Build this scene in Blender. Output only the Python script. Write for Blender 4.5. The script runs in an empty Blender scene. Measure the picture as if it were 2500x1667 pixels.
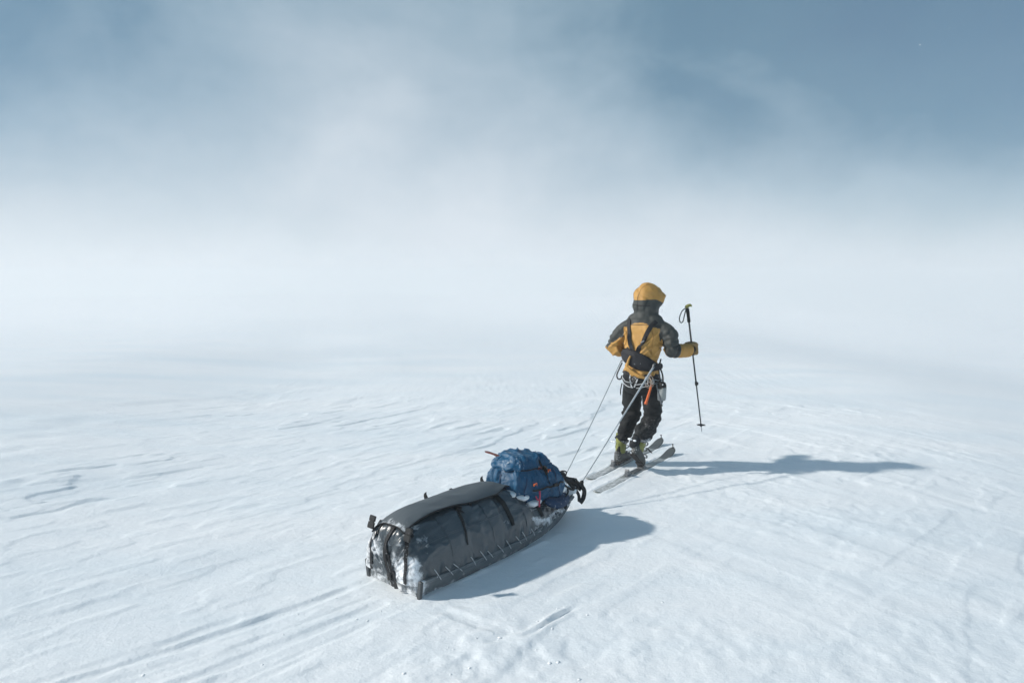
import bpy, math, random
import numpy as np
from mathutils import Vector, Matrix
from mathutils.bvhtree import BVHTree

R = math.radians
random.seed(7)
rng = np.random.default_rng(11)
scene = bpy.context.scene
COL = scene.collection

# ------------------------------------------------------------------ camera
cam = bpy.data.cameras.new("camera")
cam.sensor_width = 36.0
cam.lens = 24.0
cam.clip_start = 0.05
cam.clip_end = 5000.0
camo = bpy.data.objects.new("camera", cam)
camo.location = (0.0, 0.0, 2.0)
camo.rotation_euler = (R(90 - 5.704), 0.0, 0.0)
COL.objects.link(camo)
scene.camera = camo

# ------------------------------------------------------------------ sky
SUN_EL = 33.5
SHADOW_AZ = 1.5            # shadows fall along +x, a touch away from the camera
world = bpy.data.worlds.new("World")
scene.world = world
world.use_nodes = True
wt = world.node_tree
wt.nodes.clear()
wo = wt.nodes.new("ShaderNodeOutputWorld")
sky = wt.nodes.new("ShaderNodeTexSky")
sky.sky_type = 'NISHITA'
sky.sun_disc = False
sky.sun_elevation = R(SUN_EL)
sky.sun_rotation = R(-90 + SHADOW_AZ)
sky.altitude = 2500
sky.air_density = 1.0
sky.dust_density = 0.6
sky.ozone_density = 2.0
bg = wt.nodes.new("ShaderNodeBackground")
bg.inputs["Strength"].default_value = 0.075
wt.links.new(sky.outputs[0], bg.inputs[0])
mist = wt.nodes.new("ShaderNodeBackground")          # sunlit cloud and mist in the air all round
mist.inputs["Strength"].default_value = 1.0
tc = wt.nodes.new("ShaderNodeTexCoord")
sep = wt.nodes.new("ShaderNodeSeparateXYZ")
wt.links.new(tc.outputs["Generated"], sep.inputs[0])


def wmath(op, a, b=None, c=None, clamp=False):
    n = wt.nodes.new("ShaderNodeMath")
    n.operation = op
    n.use_clamp = clamp
    for i, v in enumerate((a, b, c)):
        if v is None:
            continue
        if isinstance(v, (int, float)):
            n.inputs[i].default_value = v
        else:
            wt.links.new(v, n.inputs[i])
    return n.outputs[0]


def wnoise(scale, detail, rough, loc=(0, 0, 0), sc=(1, 1, 1), dist=0.0):
    mp = wt.nodes.new("ShaderNodeMapping")
    mp.inputs["Location"].default_value = loc
    mp.inputs["Scale"].default_value = sc
    wt.links.new(tc.outputs["Generated"], mp.inputs[0])
    n = wt.nodes.new("ShaderNodeTexNoise")
    n.inputs["Scale"].default_value = scale
    n.inputs["Detail"].default_value = detail
    n.inputs["Roughness"].default_value = rough
    n.inputs["Distortion"].default_value = dist
    wt.links.new(mp.outputs[0], n.inputs["Vector"])
    return n.outputs["Fac"]


SKY_SEED = (0.0, 0.0, 0.0)
el = wmath('MAXIMUM', sep.outputs["Z"], 0.0)
big = wnoise(1.25, 2.0, 0.5, loc=(-5.77, -10.69, -10.65))
mid = wnoise(3.2, 4.0, 0.52, loc=(16.87, -17.28, 0.68), sc=(1, 1, 1.5), dist=0.5)
fine = wnoise(7.0, 5.0, 0.58, loc=(8.1, 2.2, 4.0), sc=(1, 1, 1.4), dist=0.25)
fall = wmath('POWER', 2.718281828, wmath('MULTIPLY', el, -3.5))     # mist thins with height
nz_ = wmath('MULTIPLY', wmath('SUBTRACT', big, 0.5), 1.5)
nz_ = wmath('MULTIPLY_ADD', wmath('SUBTRACT', mid, 0.5), 0.95, nz_)
nz_ = wmath('MULTIPLY_ADD', wmath('SUBTRACT', fine, 0.5), 0.62, nz_)
opening = wmath('SUBTRACT', 1.0, wmath('POWER', 2.718281828, wmath('MULTIPLY', el, -11.0)))   # closed in at eye level on every side
nz_ = wmath('MULTIPLY', nz_, wmath('MULTIPLY_ADD', wmath('POWER', 2.718281828, wmath('MULTIPLY', el, -2.2)), 0.85, 0.15))   # the thin air overhead is evener
nz_ = wmath('MULTIPLY_ADD', wmath('MAXIMUM', sep.outputs["X"], 0.0), -0.42, wmath('SUBTRACT', nz_, 0.0))        # less glow in the mist on the side away from the sun
v = wmath('MULTIPLY_ADD', nz_, opening, fall)
cover = wmath('MULTIPLY_ADD', v, 0.93, 0.07, clamp=True)
ramp = wt.nodes.new("ShaderNodeValToRGB")
ramp.color_ramp.elements[0].position = 0.0
ramp.color_ramp.elements[0].color = (0.19, 0.335, 0.445, 1)
ramp.color_ramp.elements[1].position = 1.0
ramp.color_ramp.elements[1].color = (0.745, 0.805, 0.87, 1)
e = ramp.color_ramp.elements.new(0.22)
e.color = (0.20, 0.35, 0.452, 1)
e = ramp.color_ramp.elements.new(0.46)
e.color = (0.395, 0.535, 0.63, 1)
wt.links.new(cover, ramp.inputs[0])
wt.links.new(ramp.outputs[0], mist.inputs[0])
mixs = wt.nodes.new("ShaderNodeMixShader")
wt.links.new(wmath('MULTIPLY_ADD', cover, 0.45, 0.55, clamp=True), mixs.inputs[0])
wt.links.new(bg.outputs[0], mixs.inputs[1])
wt.links.new(mist.outputs[0], mixs.inputs[2])
wt.links.new(mixs.outputs[0], wo.inputs["Surface"])

# ------------------------------------------------------------------ sun
sun = bpy.data.lights.new("sun", 'SUN')
sun.energy = 3.8
sun.angle = R(2.0)
sun.color = (1.0, 0.945, 0.875)
suno = bpy.data.objects.new("sun", sun)
ld = Vector((math.cos(R(SUN_EL)) * math.cos(R(SHADOW_AZ)), math.cos(R(SUN_EL)) * math.sin(R(SHADOW_AZ)), -math.sin(R(SUN_EL))))
suno.rotation_euler = ld.to_track_quat('-Z', 'Y').to_euler()
suno.location = (-20, 0, 20)
COL.objects.link(suno)

# ------------------------------------------------------------------ render settings
scene.view_settings.view_transform = 'Standard'
scene.view_settings.look = 'None'
scene.view_settings.exposure = 0.0
scene.view_settings.gamma = 1.0
scene.render.engine = 'CYCLES'
cy = scene.cycles
cy.use_denoising = True
cy.use_adaptive_sampling = True
cy.adaptive_threshold = 0.03
cy.adaptive_min_samples = 20
cy.max_bounces = 7
cy.diffuse_bounces = 2
cy.glossy_bounces = 2
cy.transmission_bounces = 2
cy.volume_bounces = 4
cy.transparent_max_bounces = 6
cy.volume_step_rate = 0.32
cy.volume_max_steps = 128
cy.sample_clamp_indirect = 6.0


# ------------------------------------------------------------------ numpy noise
def _hash(ix, iy, iz, seed):
    h = (ix.astype(np.int64) * 374761393 + iy.astype(np.int64) * 668265263 + iz.astype(np.int64) * 2147483647 + seed * 1274126177) & 0xFFFFFFFF
    h = ((h ^ (h >> 13)) * 1274126177) & 0xFFFFFFFF
    h = ((h ^ (h >> 16)) * 2246822519) & 0xFFFFFFFF
    h = h ^ (h >> 15)
    return (h & 0xFFFFFF).astype(np.float64) / float(0xFFFFFF) * 2 - 1


def vnoise(x, y, z=0.0, seed=0):
    x, y, z = np.broadcast_arrays(np.asarray(x, float), np.asarray(y, float), np.asarray(z, float))
    ix, iy, iz = np.floor(x), np.floor(y), np.floor(z)
    fx, fy, fz = x - ix, y - iy, z - iz
    fx, fy, fz = [t * t * t * (t * (t * 6 - 15) + 10) for t in (fx, fy, fz)]
    flat = not np.any(z)
    out = 0
    for dz in ((0,) if flat else (0, 1)):
        wz = 1.0 if flat else (fz if dz else 1 - fz)
        a = _hash(ix, iy, iz + dz, seed) * (1 - fx) + _hash(ix + 1, iy, iz + dz, seed) * fx
        b = _hash(ix, iy + 1, iz + dz, seed) * (1 - fx) + _hash(ix + 1, iy + 1, iz + dz, seed) * fx
        out = out + wz * (a * (1 - fy) + b * fy)
    return out


def fbm(x, y, z=0.0, oct=4, gain=0.5, seed=0):
    a, s, o = 1.0, 0.0, 0.0
    for k in range(oct):
        o = o + a * vnoise(np.asarray(x) * 2 ** k + 13.7 * k, np.asarray(y) * 2 ** k - 7.1 * k, np.asarray(z) * 2 ** k, seed + k)
        s += a
        a *= gain
    return o / s


def sstep(a, b, x):
    t = np.clip((np.asarray(x, float) - a) / (b - a), 0, 1)
    return t * t * (3 - 2 * t)


# ------------------------------------------------------------------ materials
MATS = {}


def material(name, color, rough=0.7, color2=None, vscale=6.0, vmix=0.5, bump=0.0, bscale=60.0, bdist=0.004, snow_attr=False,
             snow_noise=0.0, snow_scale=30.0, metallic=0.0, spec=0.4, fold=0.0, sheen=0.0, coat=0.0):
    """Principled surface with mottled colour, fine relief and frozen-on snow where the 'snow' attribute or a noise says so."""
    if name in MATS:
        return MATS[name]
    m = bpy.data.materials.new(name)
    m.use_nodes = True
    nt = m.node_tree
    p = nt.nodes["Principled BSDF"]
    L = nt.links.new
    t = nt.nodes.new("ShaderNodeTexCoord")

    def noise(scale, detail=4.0, rgh=0.55, dist=0.0):
        n = nt.nodes.new("ShaderNodeTexNoise")
        n.inputs["Scale"].default_value = scale
        n.inputs["Detail"].default_value = detail
        n.inputs["Roughness"].default_value = rgh
        n.inputs["Distortion"].default_value = dist
        L(t.outputs["Object"], n.inputs["Vector"])
        return n.outputs["Fac"]

    def mth(op, a, b=None, c=None, clamp=False):
        n = nt.nodes.new("ShaderNodeMath")
        n.operation = op
        n.use_clamp = clamp
        for i, v_ in enumerate((a, b, c)):
            if v_ is None:
                continue
            if isinstance(v_, (int, float)):
                n.inputs[i].default_value = v_
            else:
                L(v_, n.inputs[i])
        return n.outputs[0]

    def mix(f, a, b):
        n = nt.nodes.new("ShaderNodeMix")
        n.data_type = 'RGBA'
        if isinstance(f, (int, float)):
            n.inputs[0].default_value = f
        else:
            L(f, n.inputs[0])
        for i, v_ in ((6, a), (7, b)):
            if isinstance(v_, tuple):
                n.inputs[i].default_value = (*v_[:3], 1)
            else:
                L(v_, n.inputs[i])
        return n.outputs[2]

    c2 = color2 if color2 is not None else tuple(x * 0.72 for x in color)
    fv = mth('MULTIPLY', mth('SUBTRACT', noise(vscale, 5.0, 0.6), 0.35, clamp=True), 3.2 * vmix, clamp=True)
    colr = mix(fv, tuple(color), tuple(c2))
    rgh = None
    if snow_attr or snow_noise > 0:
        sn = noise(snow_scale, 6.0, 0.65, 0.4)
        if snow_attr:
            at = nt.nodes.new("ShaderNodeAttribute")
            at.attribute_name = "snow"
            amt = mth('ADD', at.outputs["Fac"], snow_noise)
        else:
            amt = snow_noise
        # amount a: covered where noise > 1 - a
        s1 = mth('SUBTRACT', mth('ADD', sn, amt), 0.82)
        msk = mth('MULTIPLY', s1, 3.6, clamp=True)
        colr = mix(msk, colr, (0.84, 0.87, 0.9))
        rgh = mth('MULTIPLY_ADD', msk, 0.85 - rough, rough)
    L(colr, p.inputs["Base Color"])
    if rgh is not None:
        L(rgh, p.inputs["Roughness"])
    else:
        p.inputs["Roughness"].default_value = rough
    p.inputs["Metallic"].default_value = metallic
    p.inputs["Specular IOR Level"].default_value = spec
    if sheen:
        p.inputs["Sheen Weight"].default_value = sheen
    if coat:
        p.inputs["Coat Weight"].default_value = coat
        p.inputs["Coat Roughness"].default_value = 0.25
    if bump or fold:
        hgt = None
        if bump:
            hgt = mth('MULTIPLY', noise(bscale, 4.0, 0.6), bump)
        if fold:
            f2 = mth('MULTIPLY', noise(bscale * 0.18, 3.0, 0.5, 1.2), fold)
            hgt = f2 if hgt is None else mth('ADD', hgt, f2)
        b = nt.nodes.new("ShaderNodeBump")
        b.inputs["Strength"].default_value = 1.0
        b.inputs["Distance"].default_value = bdist
        L(hgt, b.inputs["Height"])
        L(b.outputs[0], p.inputs["Normal"])
    MATS[name] = m
    return m


def snow_material():
    m = bpy.data.materials.new("wind_packed_snow")
    m.use_nodes = True
    nt = m.node_tree
    p = nt.nodes["Principled BSDF"]
    L = nt.links.new
    t = nt.nodes.new("ShaderNodeTexCoord")
    geo = nt.nodes.new("ShaderNodeNewGeometry")
    mp = nt.nodes.new("ShaderNodeMapping")
    mp.inputs["Rotation"].default_value = (0, 0, R(48))
    mp.inputs["Scale"].default_value = (0.28, 1.3, 1.0)
    L(geo.outputs["Position"], mp.inputs[0])
    n1 = nt.nodes.new("ShaderNodeTexNoise")
    n1.inputs["Scale"].default_value = 0.8
    n1.inputs["Detail"].default_value = 6
    n1.inputs["Roughness"].default_value = 0.6
    L(mp.outputs[0], n1.inputs["Vector"])
    r1 = nt.nodes.new("ShaderNodeValToRGB")
    r1.color_ramp.elements[0].position = 0.32
    r1.color_ramp.elements[0].color = (0.78, 0.845, 0.885, 1)      # hard wind slab, a little bluer
    r1.color_ramp.elements[1].position = 0.62
    r1.color_ramp.elements[1].color = (0.885, 0.91, 0.925, 1)      # fresh drift
    L(n1.outputs["Fac"], r1.inputs[0])
    L(r1.outputs[0], p.inputs["Base Color"])
    p.inputs["Roughness"].default_value = 0.55
    p.inputs["Specular IOR Level"].default_value = 0.25
    hs = None
    for sc, w, st in ((24.0, 1.0, (1, 1, 1)), (75.0, 0.45, (1, 1, 1)), (7.0, 1.3, (0.45, 1.6, 1))):
        mm = nt.nodes.new("ShaderNodeMapping")
        mm.inputs["Rotation"].default_value = (0, 0, R(48))
        mm.inputs["Scale"].default_value = st
        L(geo.outputs["Position"], mm.inputs[0])
        n = nt.nodes.new("ShaderNodeTexNoise")
        n.inputs["Scale"].default_value = sc
        n.inputs["Detail"].default_value = 4
        n.inputs["Roughness"].default_value = 0.6
        L(mm.outputs[0], n.inputs["Vector"])
        mu = nt.nodes.new("ShaderNodeMath")
        mu.operation = 'MULTIPLY'
        mu.inputs[1].default_value = w
        L(n.outputs["Fac"], mu.inputs[0])
        if hs is None:
            hs = mu.outputs[0]
        else:
            ad = nt.nodes.new("ShaderNodeMath")
            ad.operation = 'ADD'
            L(hs, ad.inputs[0])
            L(mu.outputs[0], ad.inputs[1])
            hs = ad.outputs[0]
    b = nt.nodes.new("ShaderNodeBump")
    b.inputs["Strength"].default_value = 0.62
    b.inputs["Distance"].default_value = 0.0075
    L(hs, b.inputs["Height"])
    L(b.outputs[0], p.inputs["Normal"])
    return m


M_SNOW = snow_material()
OCHRE = material("ochre_shell_fabric", (0.53, 0.29, 0.075), 0.6, (0.43, 0.225, 0.055), 7, 0.5, bump=0.5, bscale=55, bdist=0.006, fold=1.2)
CHAR = material("charcoal_shell_fabric", (0.052, 0.056, 0.052), 0.62, (0.036, 0.040, 0.038), 7, 0.5, bump=0.5, bscale=55, bdist=0.006, fold=1.2)
BLACKF = material("black_soft_shell", (0.006, 0.0075, 0.0085), 0.8, (0.010, 0.012, 0.013), 9, 0.6, bump=0.6, bscale=50, bdist=0.006, snow_attr=True, snow_noise=0.07, snow_scale=85, fold=1.4)
WEB = material("black_webbing", (0.009, 0.010, 0.011), 0.7, (0.016, 0.017, 0.018), 30, 0.5, bump=0.4, bscale=220, bdist=0.002)
WEBS = material("snowy_black_webbing", (0.010, 0.011, 0.013), 0.7, (0.018, 0.019, 0.021), 30, 0.5, bump=0.4, bscale=220, bdist=0.002, snow_attr=True, snow_noise=0.12, snow_scale=55)
PADM = material("black_padded_foam_cloth", (0.012, 0.013, 0.017), 0.72, (0.02, 0.021, 0.026), 20, 0.5, bump=0.5, bscale=120, bdist=0.003, snow_attr=True, snow_noise=0.1, snow_scale=60)
WHITEW = material("white_webbing_edge", (0.62, 0.66, 0.68), 0.7, (0.45, 0.48, 0.5), 40, 0.6)
PLASTIC = material("black_buckle_plastic", (0.012, 0.012, 0.012), 0.38, (0.02, 0.02, 0.02), 20, 0.4, snow_noise=0.16, snow_scale=70)
LEATHER = material("tan_leather_mitten", (0.32, 0.215, 0.095), 0.72, (0.23, 0.155, 0.07), 14, 0.6, bump=0.6, bscale=60, bdist=0.005)
LIME = material("olive_lime_boot_plastic", (0.25, 0.265, 0.075), 0.42, (0.19, 0.205, 0.06), 12, 0.5)
BOOTD = material("dark_grey_boot_plastic", (0.030, 0.034, 0.033), 0.45, (0.05, 0.055, 0.053), 12, 0.5, snow_attr=True, snow_noise=0.02, snow_scale=75)
RUBBER = material("black_rubber", (0.012, 0.012, 0.012), 0.8, (0.02, 0.02, 0.02), 20, 0.4, snow_noise=0.12, snow_scale=60)
METAL = material("grey_binding_alloy", (0.22, 0.23, 0.24), 0.4, (0.13, 0.135, 0.14), 25, 0.5, metallic=0.8, snow_noise=0.2, snow_scale=60)
STEEL = material("bare_steel", (0.5, 0.51, 0.52), 0.3, (0.35, 0.36, 0.37), 25, 0.5, metallic=1.0)
SKITOP = material("grey_ski_topsheet", (0.26, 0.285, 0.285), 0.42, (0.19, 0.21, 0.212), 6, 0.7, snow_attr=True, snow_noise=0.02, snow_scale=26)
SKITIP = material("dark_ski_tip_sheet", (0.07, 0.08, 0.08), 0.42, (0.05, 0.057, 0.058), 8, 0.6, snow_attr=True, snow_noise=0.05, snow_scale=26)
SKISIDE = material("pale_ski_sidewall", (0.16, 0.18, 0.15), 0.5, (0.10, 0.115, 0.10), 20, 0.5, snow_noise=0.1, snow_scale=40)
PVC = material("grey_coated_tarpaulin", (0.044, 0.060, 0.072), 0.34, (0.056, 0.075, 0.088), 2, 0.4, bump=0.25, bscale=60, bdist=0.006, snow_attr=True, snow_noise=0.07, snow_scale=24, fold=0.8, spec=0.55, coat=0.35)
FLAPM = material("matte_grey_flap_cloth", (0.098, 0.118, 0.132), 0.66, (0.075, 0.09, 0.10), 5, 0.7, bump=0.3, bscale=160, bdist=0.002, snow_attr=True, snow_noise=0.04, snow_scale=30)
HULLM = material("grey_sled_plastic", (0.075, 0.092, 0.102), 0.45, (0.17, 0.19, 0.2), 7, 0.8, bump=0.25, bscale=40, bdist=0.003, snow_attr=True, snow_noise=0.12, snow_scale=20)
HULLD = material("dark_sled_edging", (0.045, 0.052, 0.056), 0.5, (0.07, 0.08, 0.085), 9, 0.6, snow_noise=0.12, snow_scale=30)
CORD = material("frosted_white_cord", (0.60, 0.63, 0.64), 0.75, (0.42, 0.45, 0.46), 40, 0.7)
TRACE = material("grey_tow_cord", (0.30, 0.33, 0.35), 0.6, (0.21, 0.23, 0.25), 30, 0.6)
SHEATH = material("pale_grey_trace_sheath", (0.45, 0.49, 0.52), 0.5, (0.36, 0.39, 0.42), 20, 0.6)
BLUE = material("blue_ripstop_nylon", (0.013, 0.095, 0.195), 0.5, (0.009, 0.060, 0.13), 8, 0.7, bump=0.3, bscale=70, bdist=0.005, snow_attr=True, snow_noise=0.05, snow_scale=34, fold=2.6)
BLUED = material("dark_blue_padded_nylon", (0.012, 0.045, 0.11), 0.6, (0.009, 0.032, 0.08), 8, 0.6, bump=0.3, bscale=70, bdist=0.004, snow_attr=True, snow_noise=0.08, snow_scale=40, fold=1.5)
PINK = material("pink_cord", (0.62, 0.075, 0.13), 0.55, (0.45, 0.05, 0.1), 20, 0.5)
ORANGE = material("orange_plastic", (0.72, 0.16, 0.045), 0.45, (0.55, 0.11, 0.03), 20, 0.5)
REDM = material("red_brown_anodised", (0.20, 0.045, 0.03), 0.45, (0.06, 0.03, 0.03), 20, 0.8, metallic=0.3)
POLEM = material("dark_blue_black_pole", (0.018, 0.024, 0.035), 0.4, (0.03, 0.035, 0.045), 10, 0.5, metallic=0.2)
POLEU = material("grey_brown_pole_shaft", (0.16, 0.15, 0.14), 0.42, (0.10, 0.085, 0.08), 12, 0.7, metallic=0.3)
GREENG = material("olive_pole_knob", (0.24, 0.24, 0.06), 0.5, (0.18, 0.18, 0.05), 20, 0.5)
POUCH = material("light_grey_pouch", (0.36, 0.38, 0.37), 0.7, (0.24, 0.26, 0.26), 18, 0.7, bump=0.4, bscale=80, bdist=0.003)
ROPEB = material("brown_white_cord", (0.30, 0.20, 0.13), 0.75, (0.5, 0.47, 0.43), 60, 0.9)
SKIN = material("weathered_skin", (0.42, 0.25, 0.18), 0.55, (0.36, 0.2, 0.14), 15, 0.4)
BASEL = material("dark_base_layer", (0.02, 0.022, 0.026), 0.85)
CRUMB = material("loose_snow", (0.88, 0.905, 0.92), 0.7, (0.84, 0.875, 0.9), 20, 0.4)


# ------------------------------------------------------------------ mesh helpers
def raw_mesh(name, V, Fq):
    V = np.asarray(V, dtype=np.float32)
    me = bpy.data.meshes.new(name)
    if isinstance(Fq, np.ndarray):
        n, k = Fq.shape
        me.vertices.add(len(V))
        me.vertices.foreach_set("co", V.ravel())
        me.loops.add(n * k)
        me.loops.foreach_set("vertex_index", Fq.astype(np.int32).ravel())
        me.polygons.add(n)
        me.polygons.foreach_set("loop_start", np.arange(0, n * k, k, dtype=np.int32))
        me.update(calc_edges=True)
        me.validate()
    else:
        me.from_pydata([tuple(map(float, q)) for q in V], [], Fq)
        me.update()
    return me


def smooth(me, on=True):
    me.polygons.foreach_set("use_smooth", np.full(len(me.polygons), on))


def link(name, me, mat, parent=None, sm=True):
    if mat is not None:
        for q in (mat if isinstance(mat, (list, tuple)) else [mat]):
            me.materials.append(q)
    smooth(me, sm)
    o = bpy.data.objects.new(name, me)
    COL.objects.link(o)
    if parent is not None:
        o.parent = parent
    return o


def set_snow(o, vals):
    a = o.data.attributes.new("snow", 'FLOAT', 'POINT')
    a.data.foreach_set("value", np.asarray(vals, dtype=np.float32))


def tag(o, label=None, cat=None, group=None, kind=None):
    for k, v_ in (("label", label), ("category", cat), ("group", group), ("kind", kind)):
        if v_:
            o[k] = v_
    return o


def empty(name, loc=(0, 0, 0), rz=0.0):
    o = bpy.data.objects.new(name, None)
    o.location = loc
    o.rotation_euler = (0, 0, rz)
    o.empty_display_size = 0.1
    COL.objects.link(o)
    return o


def catmull(P, n):
    P = np.asarray(P, float)
    if len(P) == 2:
        t = np.linspace(0, 1, n)[:, None]
        return P[0] * (1 - t) + P[1] * t
    Q = np.vstack([2 * P[0] - P[1], P, 2 * P[-1] - P[-2]])
    m = len(P) - 1
    out = []
    for t in np.linspace(0, m, n):
        i = min(int(t), m - 1)
        u = t - i
        a, b, c, d = Q[i], Q[i + 1], Q[i + 2], Q[i + 3]
        out.append(0.5 * (2 * b + (c - a) * u + (2 * a - 5 * b + 4 * c - d) * u * u + (3 * b - a - 3 * c + d) * u ** 3))
    return np.array(out)


def frames(P):
    P = np.asarray(P, float)
    T = np.gradient(P, axis=0)
    T /= np.linalg.norm(T, axis=1)[:, None] + 1e-12
    up = np.array([0, 0, 1.0]) if abs(T[0][2]) < 0.9 else np.array([0, 1.0, 0])
    U = []
    u = np.cross(up, T[0])
    u /= np.linalg.norm(u)
    for t in T:
        u = u - t * np.dot(u, t)
        u /= np.linalg.norm(u) + 1e-12
        U.append(u.copy())
    U = np.array(U)
    return T, U, np.cross(T, U)


def loft(rings, close=True):
    n = len(rings[0])
    V = np.vstack(rings)
    Fc = []
    for i in range(len(rings) - 1):
        for j in range(n):
            k = (j + 1) % n
            Fc.append((i * n + j, i * n + k, (i + 1) * n + k, (i + 1) * n + j))
    if close:
        c0, c1 = len(V), len(V) + 1
        V = np.vstack([V, rings[0].mean(0), rings[-1].mean(0)])
        for j in range(n):
            k = (j + 1) % n
            Fc.append((c0, k, j))
            Fc.append((c1, (len(rings) - 1) * n + j, (len(rings) - 1) * n + k))
    return V, Fc


def tube(P, rad, n=10, steps=None, sq=1.0):
    """Round tube along a smooth path with per-knot radii."""
    P = np.asarray(P, float)
    rad = np.full(len(P), rad) if np.isscalar(rad) else np.asarray(rad, float)
    steps = steps or max(2, (len(P) - 1) * 6 + 1)
    C = catmull(P, steps) if len(P) > 2 or steps > 2 else P
    rr = np.interp(np.linspace(0, len(P) - 1, len(C)), np.arange(len(P)), rad)
    T, U, W = frames(C)
    a = np.linspace(0, 2 * math.pi, n, endpoint=False)
    rings = [C[i] + rr[i] * (np.cos(a)[:, None] * U[i] + sq * np.sin(a)[:, None] * W[i]) for i in range(len(C))]
    return loft(rings)


def ellring(c, a, b, n=40, ex=2.0, yaw=0.0, tilt=None):
    t = np.linspace(0, 2 * math.pi, n, endpoint=False)
    x = a * np.sign(np.cos(t)) * np.abs(np.cos(t)) ** (2 / ex)
    y = b * np.sign(np.sin(t)) * np.abs(np.sin(t)) ** (2 / ex)
    cy_, sy_ = math.cos(yaw), math.sin(yaw)
    z = np.zeros_like(x)
    if tilt is not None:
        z = tilt[0] * x + tilt[1] * y
    return np.stack([c[0] + x * cy_ - y * sy_, c[1] + x * sy_ + y * cy_, c[2] + z], 1)


def join(parts):
    V, Fc, off = [], [], 0
    for v_, f_ in parts:
        V.append(np.asarray(v_))
        Fc += [tuple(i + off for i in q) for q in f_]
        off += len(v_)
    return np.vstack(V), Fc


def box(c, s, rot=None, bev=0.0):
    c = np.asarray(c, float)
    s = np.asarray(s, float) / 2
    if bev <= 0:
        pts = np.array([[x, y, z] for x in (-1, 1) for y in (-1, 1) for z in (-1, 1)], float) * s
        Fc = [(0, 1, 3, 2), (4, 6, 7, 5), (0, 4, 5, 1), (2, 3, 7, 6), (0, 2, 6, 4), (1, 5, 7, 3)]
    else:                                       # chamfered block: four stacked octagons
        def octa(hx, hy, z):
            b = bev
            return np.array([[hx, -hy + b, z], [hx, hy - b, z], [hx - b, hy, z], [-hx + b, hy, z], [-hx, hy - b, z], [-hx, -hy + b, z], [-hx + b, -hy, z], [hx - b, -hy, z]])
        pts, Fc = loft([octa(s[0] - bev, s[1] - bev, -s[2]), octa(s[0], s[1], -s[2] + bev), octa(s[0], s[1], s[2] - bev), octa(s[0] - bev, s[1] - bev, s[2])])
    if rot is not None:
        pts = pts @ np.asarray(rot).T
    return pts + c, Fc


def rotm(rx=0, ry=0, rz=0):
    return np.array(Matrix.Rotation(rz, 3, 'Z') @ Matrix.Rotation(ry, 3, 'Y') @ Matrix.Rotation(rx, 3, 'X'))


def ribbon(P, N, width, thick, twist=None):
    """Flat strap of real thickness along points P with surface normals N."""
    P = np.asarray(P, float)
    N = np.asarray(N, float)
    T = np.gradient(P, axis=0)
    T /= np.linalg.norm(T, axis=1)[:, None] + 1e-12
    S = np.cross(T, N)
    S /= np.linalg.norm(S, axis=1)[:, None] + 1e-12
    N = np.cross(S, T)
    w = np.full(len(P), width) if np.isscalar(width) else np.asarray(width)
    rings = []
    for i in range(len(P)):
        h, k = w[i] / 2, thick
        e_ = min(0.25 * k, h * .5)
        rings.append(np.array([P[i] + S[i] * h, P[i] + S[i] * (h - e_) + N[i] * k, P[i] - S[i] * (h - e_) + N[i] * k, P[i] - S[i] * h]))
    return loft(rings)


def normals_of(V, Fc):
    V = np.asarray(V, float)
    N = np.zeros_like(V)
    Q = np.array([f for f in Fc if len(f) == 4], int).reshape(-1, 4)
    Tt = np.array([f for f in Fc if len(f) == 3], int).reshape(-1, 3)
    if len(Q):
        n = np.cross(V[Q[:, 2]] - V[Q[:, 0]], V[Q[:, 3]] - V[Q[:, 1]])
        for k in range(4):
            np.add.at(N, Q[:, k], n)
    if len(Tt):
        n = np.cross(V[Tt[:, 1]] - V[Tt[:, 0]], V[Tt[:, 2]] - V[Tt[:, 0]])
        for k in range(3):
            np.add.at(N, Tt[:, k], n)
    return N / (np.linalg.norm(N, axis=1)[:, None] + 1e-12)


def relax(V, Fc, it=3, lam=0.5):
    V = np.asarray(V, float).copy()
    E_ = np.array([(f[i], f[(i + 1) % len(f)]) for f in Fc for i in range(len(f))], int)
    for _ in range(it):
        A = np.zeros_like(V)
        c = np.zeros(len(V))
        np.add.at(A, E_[:, 0], V[E_[:, 1]])
        np.add.at(c, E_[:, 0], 1)
        np.add.at(A, E_[:, 1], V[E_[:, 0]])
        np.add.at(c, E_[:, 1], 1)
        V += lam * (A / np.maximum(c, 1)[:, None] - V)
    return V


def remesh(V, Fc, voxel, it=4):
    """Fuse overlapping closed shells into one continuous skin."""
    me = raw_mesh("tmp", V, [tuple(f) for f in Fc])
    o = bpy.data.objects.new("tmp", me)
    COL.objects.link(o)
    md = o.modifiers.new("r", 'REMESH')
    md.mode = 'VOXEL'
    md.voxel_size = voxel
    dg = bpy.context.evaluated_depsgraph_get()
    dg.update()
    ev = o.evaluated_get(dg)
    m2 = ev.to_mesh()
    V2 = np.zeros(len(m2.vertices) * 3, np.float32)
    m2.vertices.foreach_get("co", V2)
    V2 = V2.reshape(-1, 3).astype(float)
    F2 = [tuple(p.vertices) for p in m2.polygons]
    ev.to_mesh_clear()
    bpy.data.objects.remove(o)
    bpy.data.meshes.remove(me)
    return relax(V2, F2, it), F2


def bvh(V, Fc):
    return BVHTree.FromPolygons([tuple(map(float, q)) for q in V], [tuple(map(int, f)) for f in Fc])


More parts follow.
